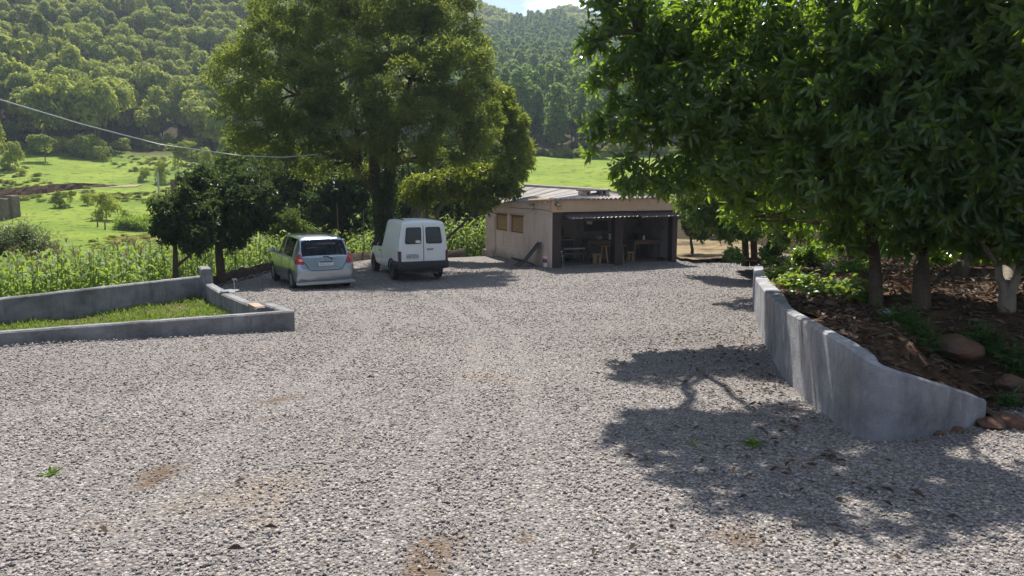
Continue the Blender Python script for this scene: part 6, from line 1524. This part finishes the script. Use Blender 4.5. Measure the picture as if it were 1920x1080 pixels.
    for k in range(len(path) - 1):
        for j_ in range(6): fs.append((k * 6 + j_, k * 6 + (j_ + 1) % 6, (k + 1) * 6 + (j_ + 1) % 6, (k + 1) * 6 + j_))
    fs += [tuple(range(6)), tuple(len(vs) - 1 - k for k in range(6))]
    mb.add(vs, fs); mb.build('bumper', m_trim, root, smooth_=35)
    mb = MB(); mb.box(-.6, .6, -1.95, 1.9, .26, .36); mb.build('underbody', m_trim, root)
    mb = MB(); mb.tube([(-.7, -1.18, .30), (.7, -1.18, .30)], .045, 8); mb.build('rear_axle', m_trim, root)
    mb = MB(); mb.tube([(.15, -1.9, .27), (.35, -1.85, .27)], .06, 10); mb.tube([(.35, -1.85, .27), (.42, -2.02, .25)], .022, 8); mb.build('exhaust', m_metal, root)
    mb = MB(); mb.box(-.70, .70, -1.9, 1.2, .37, .42); mb.box(-.70, .70, -.02, .03, .42, 1.4); mb.build('cabin_floor', m_int, root)
    seats(root, [(-.36, .2, .42, .6), (.36, .2, .42, .6)])
    for s_ in (-1, 1): mb = MB(); mb.tube([(s_ * .5, -1.6, 1.885), (s_ * .5, -.3, 1.885)], .016, 6); mb.build('roof_rail', m_trim, root)
    return root
VL, VR = G(740, 524), G(818, 521); hv = R(23.0)
fw = Vector((-math.sin(hv), math.cos(hv))); rt = Vector((math.cos(hv), math.sin(hv)))
vpos = VL.xy + rt * .70 + fw * 1.18
box_van((vpos.x, vpos.y, float(lot_z(vpos.x, vpos.y)) + .0), hv)
# ================================================================ small growth, litter, stones
m_grass = leafmat('grass_blade', (.060, .115, .018), (.12, .18, .035), (.30, .42, .05), .4, .5, .3, .1)
m_litter = leafmat('dry_leaf', (.055, .036, .025), (.18, .125, .09), (.13, .075, .04), .18, .7, .3, .1)
m_ivy = leafmat('creeper_leaf', (.06, .13, .02), (.11, .20, .03), (.38, .50, .05), .42, .4, .4, .1)
m_fern = leafmat('fern_leaf', (.035, .085, .022), (.06, .12, .03), (.16, .28, .05), .35, .5, .3, .1)
m_rock = plain('red_boulder', (.17, .095, .065), .9, var=.4, scale=3, bs=.9, bd=.05, spec=.15, stain=((.10, .085, .075), 2.2, .52))
m_rock2 = plain('grey_rock', (.30, .27, .25), .9, var=.4, scale=3, bs=.9, bd=.05, spec=.15)
# grass of the plot
r_ = np.random.default_rng(201); N = 60000
x = r_.uniform(-12.5, -3.9, N); y = r_.uniform(9.5, 18, N); ok = seg_dist(x, y, PLOT) < -.06
dens = .5 + .5 * np.sin(x * 2.1 + 1) * np.sin(y * 1.7 + x); ok &= r_.random(N) < .25 + .75 * dens
x, y = x[ok], y[ok]; n_ = len(x); C = np.stack([x, y, plot_z(x, y) - .005], 1)
D = np.stack([r_.normal(0, .6, n_), r_.normal(0, .6, n_), np.ones(n_)], 1); U = np.stack([r_.normal(size=n_), r_.normal(size=n_), np.full(n_, .3)], 1)
hs = np.clip(.05 + .07 * r_.random(n_) + .05 * dens[ok], .03, .2)
V, F, rv = leaves_np(C, D, U, hs, .012 + .012 * r_.random(n_), r_, .1, .6)
tag(link('plot_grass', npmesh('plot_grass', V, F, [m_grass], {'rnd': rv})), 'short green grass growing inside the low walled plot', 'grass', kind='stuff')
# dead leaves on the bed and at the wall's foot
r_ = np.random.default_rng(202); N = 26000
x = np.concatenate([r_.uniform(3, 13, N), r_.uniform(7, 14, 5000)]); y = np.concatenate([6 + 19 * r_.random(N) ** 1.2, r_.uniform(20, 33, 5000)]); ok = seg_dist(x, y, BED) < -.25
x, y = x[ok], y[ok]; ok = r_.random(len(x)) < np.where((x > 3.6) & (y < 8.2), .7, 1); x, y = x[ok], y[ok]; n_ = len(x); C = np.stack([x, y, bed_z(x, y) + .006 + .02 * r_.random(n_)], 1)
D = np.stack([r_.normal(size=n_), r_.normal(size=n_), r_.normal(0, .25, n_)], 1); U = np.stack([r_.normal(0, .3, n_), r_.normal(0, .3, n_), np.ones(n_)], 1)
V, F, rv = leaves_np(C, D, U, .09 + .10 * r_.random(n_), .035 + .035 * r_.random(n_), r_, .25, .2)
tag(link('leaf_litter', npmesh('leaf_litter', V, F, [m_litter], {'rnd': rv})), 'brown dead leaves littering the raised tree bed', 'leaf litter', kind='stuff')
r_ = np.random.default_rng(203); N = 300
x = 3.2 - np.abs(r_.normal(0, .9, N)); y = r_.uniform(4.3, 13, N); x = np.interp(y, [4, 6.2, 7.2, 10, 16], [2.8, 2.7, 2.85, 3.3, 5.0]) - np.abs(r_.normal(0, .75, N)) - .05
x2 = r_.uniform(-5, 4, 130); y2 = 3.5 + 13 * r_.random(130); x = np.concatenate([x, x2]); y = np.concatenate([y, y2]); ok = (seg_dist(x, y, LOT) < -.2) & (seg_dist(x, y, BED) > .05); x, y = x[ok], y[ok]
n_ = len(x); C = np.stack([x, y, lot_z(x, y) + .022 + .012 * r_.random(n_)], 1)
D = np.stack([r_.normal(size=n_), r_.normal(size=n_), r_.normal(0, .15, n_)], 1); U = np.stack([r_.normal(0, .3, n_), r_.normal(0, .3, n_), np.ones(n_)], 1)
V, F, rv = leaves_np(C, D, U, .05 + .07 * r_.random(n_), .02 + .025 * r_.random(n_), r_, .3, .25)
tag(link('fallen_leaves', npmesh('fallen_leaves', V, F, [m_litter], {'rnd': rv})), 'dry brown leaves scattered over the gravel', 'fallen leaves', kind='stuff')
def bedp(px, py):
    return rb(px, py)
# creeping plants behind the wall, each clump a plant
def clump_plant(px, py, w_, h, label, m, ln, wd, n_, seed, name='creeper', cat='plant', up=.35):
    b_ = bedp(px, py); r_ = np.random.default_rng(seed); root = empty(name, b_, 0, label, cat)
    C = np.stack([r_.normal(0, w_ * .45, n_), r_.normal(0, w_ * .5, n_), np.abs(r_.normal(0, h * .5, n_)) + .02], 1)
    D = np.stack([r_.normal(size=n_), r_.normal(size=n_), r_.normal(up * .4, .3, n_)], 1); U = np.stack([r_.normal(0, .45, n_), r_.normal(0, .45, n_), np.ones(n_)], 1)
    zz = bed_z(C[:, 0] + b_.x, C[:, 1] + b_.y) - b_.z; C[:, 2] += np.where(np.isfinite(zz), zz, 0)
    V, F, rv = leaves_np(C, D, U, ln * r_.uniform(.7, 1.2, n_), wd * r_.uniform(.7, 1.2, n_), r_, .15, .25, True)
    link('foliage', npmesh('foliage', V, F, [m], {'rnd': rv}), root)
    mb = MB()
    for k in range(10):
        a = C[int(r_.integers(0, n_))]; mb.tube([(0, 0, -.02), (a[0] * .5, a[1] * .5, a[2] * .8), tuple(a)], [.006, .005, .003], 4)
    mb.build('stem', m_stalk, root); return root
CPL = [(1470, 522, .35, .22, 'sunlit creeper with round leaves at the far part of the retaining wall'), (1500, 540, .4, .22, 'bright green creeper clump behind the wall, second from the far end'), (1545, 560, .4, .2, 'bright yellow green creeper clump in the middle of the bed edge'),
       (1580, 545, .3, .16, 'small creeper clump next to the slim dark trunk'), (1445, 496, .3, .2, 'pale sunlit creeper on the far end of the wall'), (1620, 565, .2, .12, 'tiny creeper sprig at the foot of the slim dark trunk')]
for k, (a, b_, w_, h, lb) in enumerate(CPL): clump_plant(a, b_, w_, h, lb, m_ivy, .12, .10, [260, 320, 320, 140, 220, 60][k], 400 + k)
CPL = [(1705, 640, .30, .26, 'dark green ferny clump behind the retaining wall'), (1845, 655, .22, .2, 'dim ferny clump right of the big boulder'), (1915, 700, .2, .2, 'ferny clump at the right edge of the bed'), (1500, 500, .5, .35, 'dark leafy seedlings under the far bed trees'), (1590, 515, .45, .35, 'dark leafy seedlings between the bed trunks'), (1890, 765, .12, .12, 'small weed at the earth end of the wall')]
for k, (a, b_, w_, h, lb) in enumerate(CPL): clump_plant(a, b_, w_, h, lb, m_fern if k not in (3, 4) else m_lf_big, .11 if k not in (3, 4) else .17, .03 if k not in (3, 4) else .065, [900, 420, 300, 260, 260, 80][k], 420 + k, 'fern' if k not in (3, 4) else 'seedling_patch', up=1.2)
# weeds on the gravel
def weed(px, py, s, seed, label):
    b_ = G(px, py); r_ = np.random.default_rng(seed); n_ = 16; root = empty('weed', b_, 0, label, 'weed')
    C = np.stack([r_.normal(0, .015, n_), r_.normal(0, .015, n_), np.zeros(n_)], 1); D = np.stack([r_.normal(size=n_), r_.normal(size=n_), np.full(n_, .7)], 1); U = np.stack([r_.normal(0, .3, n_), r_.normal(0, .3, n_), np.ones(n_)], 1)
    V, F, rv = leaves_np(C, D, U, s * r_.uniform(.6, 1.2, n_), s * .28 * np.ones(n_), r_, .15, .4, True); link('foliage', npmesh('foliage', V, F, [m_ivy], {'rnd': rv}), root)
weed(97, 890, .085, 1, 'small green weed sprouting from the gravel at lower left')
weed(1413, 835, .12, 2, 'thin weed sprouting in the tree shadow near the wall'); weed(1300, 835, .05, 3, 'tiny weed in the shaded gravel')
# boulders
def boulder(name, pos, r0, label, m, seed, sq=.75, cat='rock'):
    r_ = np.random.default_rng(seed); bm = bmesh.new(); bmesh.ops.create_icosphere(bm, subdivisions=3, radius=1)
    ph = r_.uniform(0, 6, 6)
    for v in bm.verts:
        c = v.co; k = 1 + .13 * math.sin(2.3 * c.x + ph[0]) * math.sin(2.1 * c.y + ph[1]) + .1 * math.sin(3.7 * c.z + ph[2] + c.x) + .05 * math.sin(7 * c.y + ph[3]) * math.sin(6 * c.x + ph[4]); v.co = c * k
    for _ in range(5):
        d = Vector(r_.normal(size=3)).normalized(); h = r_.uniform(.7, .9)
        for v in bm.verts:
            e = v.co.dot(d) - h
            if e > 0: v.co -= d * e * .9
    for v in bm.verts: v.co = Vector((v.co.x * r0 * 1.15, v.co.y * r0, v.co.z * r0 * sq))
    me = bpy.data.meshes.new(name); bm.to_mesh(me); bm.free(); me.materials.append(m); me.polygons.foreach_set('use_smooth', [True] * len(me.polygons)); me.set_sharp_from_angle(angle=R(30))
    o = link(name, me, None, (pos[0], pos[1], pos[2] + r0 * sq * .45), (0, 0, seed)); return tag(o, label, cat)
for k, (a, b_, r0, lb) in enumerate([(1795, 668, .23, 'large reddish boulder behind the low end of the retaining wall'), (1897, 727, .13, 'small reddish rock right of the big boulder'), (1855, 800, .12, 'rough ochre stone block closing the wall end'), (1895, 800, .14, 'flat ochre stone at the gravel edge on the right'), (1550, 500, .14, 'pale rock in the leaf litter under the bed trees'), (1660, 590, .10, 'small grey rock by the stout trunk'), (1560, 575, .10, 'low rock among the creepers'), (1752, 815, .06, 'brown stone under the wall foot, left one'), (1795, 810, .06, 'brown stone under the wall foot, right one')]):
    p_ = bedp(a, b_) if k not in (2, 3, 7, 8) else G(a, b_)
    boulder('boulder', p_, r0, lb, m_rock if k not in (4, 5) else m_rock2, 30 + k, .8 if k < 2 else .55)
for k, (px, py, r0, m_) in enumerate([(1282, 462, .35, m_rock2), (1300, 458, .3, m_rock2), (1325, 457, .3, m_rock2), (1345, 459, .35, m_rock), (1372, 462, .3, m_rock2), (1390, 465, .28, m_rock2), (1315, 466, .32, m_rock)]):
    p_ = P(px, py, 36); boulder('rubble_stone', (p_.x, p_.y, p_.z - r0 * .4), r0, ['pale lit rubble stone next to the shed corner', 'pale lit rubble stone, second from the shed', 'pale lit rubble stone behind the young tree', 'dark rubble stone in the middle of the row', 'pale rubble stone, third from the right end', 'pale rubble stone at the right end of the row', 'dark rubble stone in front of the row'][k], m_, 60 + k)
# straw-coloured ground behind the lot on the right
m_straw = plain('dry_earth', (.25, .19, .105), .95, var=.3, scale=2.0, bs=.8, bd=.06, spec=.1, stain=((.10, .075, .05), .9, .46))  # darkened; dark patches in the colour partly stand in for shade
pts = [(1278, 492), (1330, 497), (1400, 500), (1440, 494), (1440, 470), (1380, 462), (1300, 462), (1276, 466)]
mb = MB(); gg = []
V = []; gx = np.arange(5.5, 10.6, .25); gy = np.arange(27.4, 39, .25); X, Y = np.meshgrid(gx, gy); nx_, ny_ = len(gx), len(gy)
Z = np.where(Y < 28.5, np.maximum(lot_z(X, Y), bed_z(X, Y)) - .05, np.maximum(lot_z(X, Y), bed_z(X, Y)) + .03) + .05 * np.sin(X * 1.3) * np.sin(Y) + .10 * smooth(31, 38, Y)
idx = np.arange(nx_ * ny_).reshape(ny_, nx_); q = np.stack([idx[:-1, :-1], idx[:-1, 1:], idx[1:, 1:], idx[1:, :-1]], -1).reshape(-1, 4)
ex = X + .3 * np.sin(Y * 1.7); ey = Y + .25 * np.sin(X * 2.1)
kk = ((ey > 28.8) & ((X > 6.6 + .42 * (Y - 29)*-.42))).ravel()[q].all(1)
tag(link('dry_ground', npmesh('dry_ground', np.stack([X.ravel(), Y.ravel(), Z.ravel()], 1), q[kk], [m_straw], None, True)), kind='structure')

# low shaded bushes under the bed trees
for k, (px, py, w_, h_, lb) in enumerate([(1520, 478, 50, 34, 'low dark bush under the bed trees behind the creepers'), (1660, 470, 60, 36, 'low dark bush between the slim and the stout trunk'), (1810, 475, 60, 40, 'low dark bush between the stout and the pale trunk'), (1440, 455, 36, 30, 'low dark bush beside the twin pale stems'), (1600, 450, 50, 30, 'low dark bush far under the leaning trunk'), (1905, 500, 40, 40, 'low dark bush at the right edge behind the pale trunk'), (1740, 440, 70, 30, 'low dark bush at the back of the raised bed'), (1370, 455, 30, 22, 'low dark bush left of the two dark stems')]):
    b_ = bedp(px, py + 25) if k not in (3, 4, 7) else P(px, py + 20, 24 if k != 4 else 20); d = b_.y
    if k in (3, 4, 7): b_.z = float(bed_z(np.array([b_.x]), np.array([b_.y]))[0])
    r7 = np.random.default_rng(700 + k); lobes = []
    for q in range(4): lobes.append((b_ + Vector((r7.normal(0, .35) * w_ * d / FPX, r7.normal(0, .3), (.35 + .5 * r7.random()) * h_ * 1.3 * d / FPX)), (w_ * .4 * d / FPX,) * 2 + (h_ * .4 * d / FPX,)))
    root = empty('understorey_bush', b_, 0, lb, 'bush'); mb = MB()
    for c, rad in lobes: mb.tube([q2 - b_ for q2 in limb_path(r7, b_, c, .2, 4)], [.02, .018, .014, .01, .006], 5)
    mb.build('stem', m_bark, root)
    V, F, rv = crown_leaves(r7, lobes, 900, .16, .06, clump=.12, per=11, droop_dir=.5, fine=True, mode='rosette', hollow=.3)
    link('foliage', npmesh('foliage', V - np.array(b_), F, [m_lf_big], {'rnd': rv}), root)
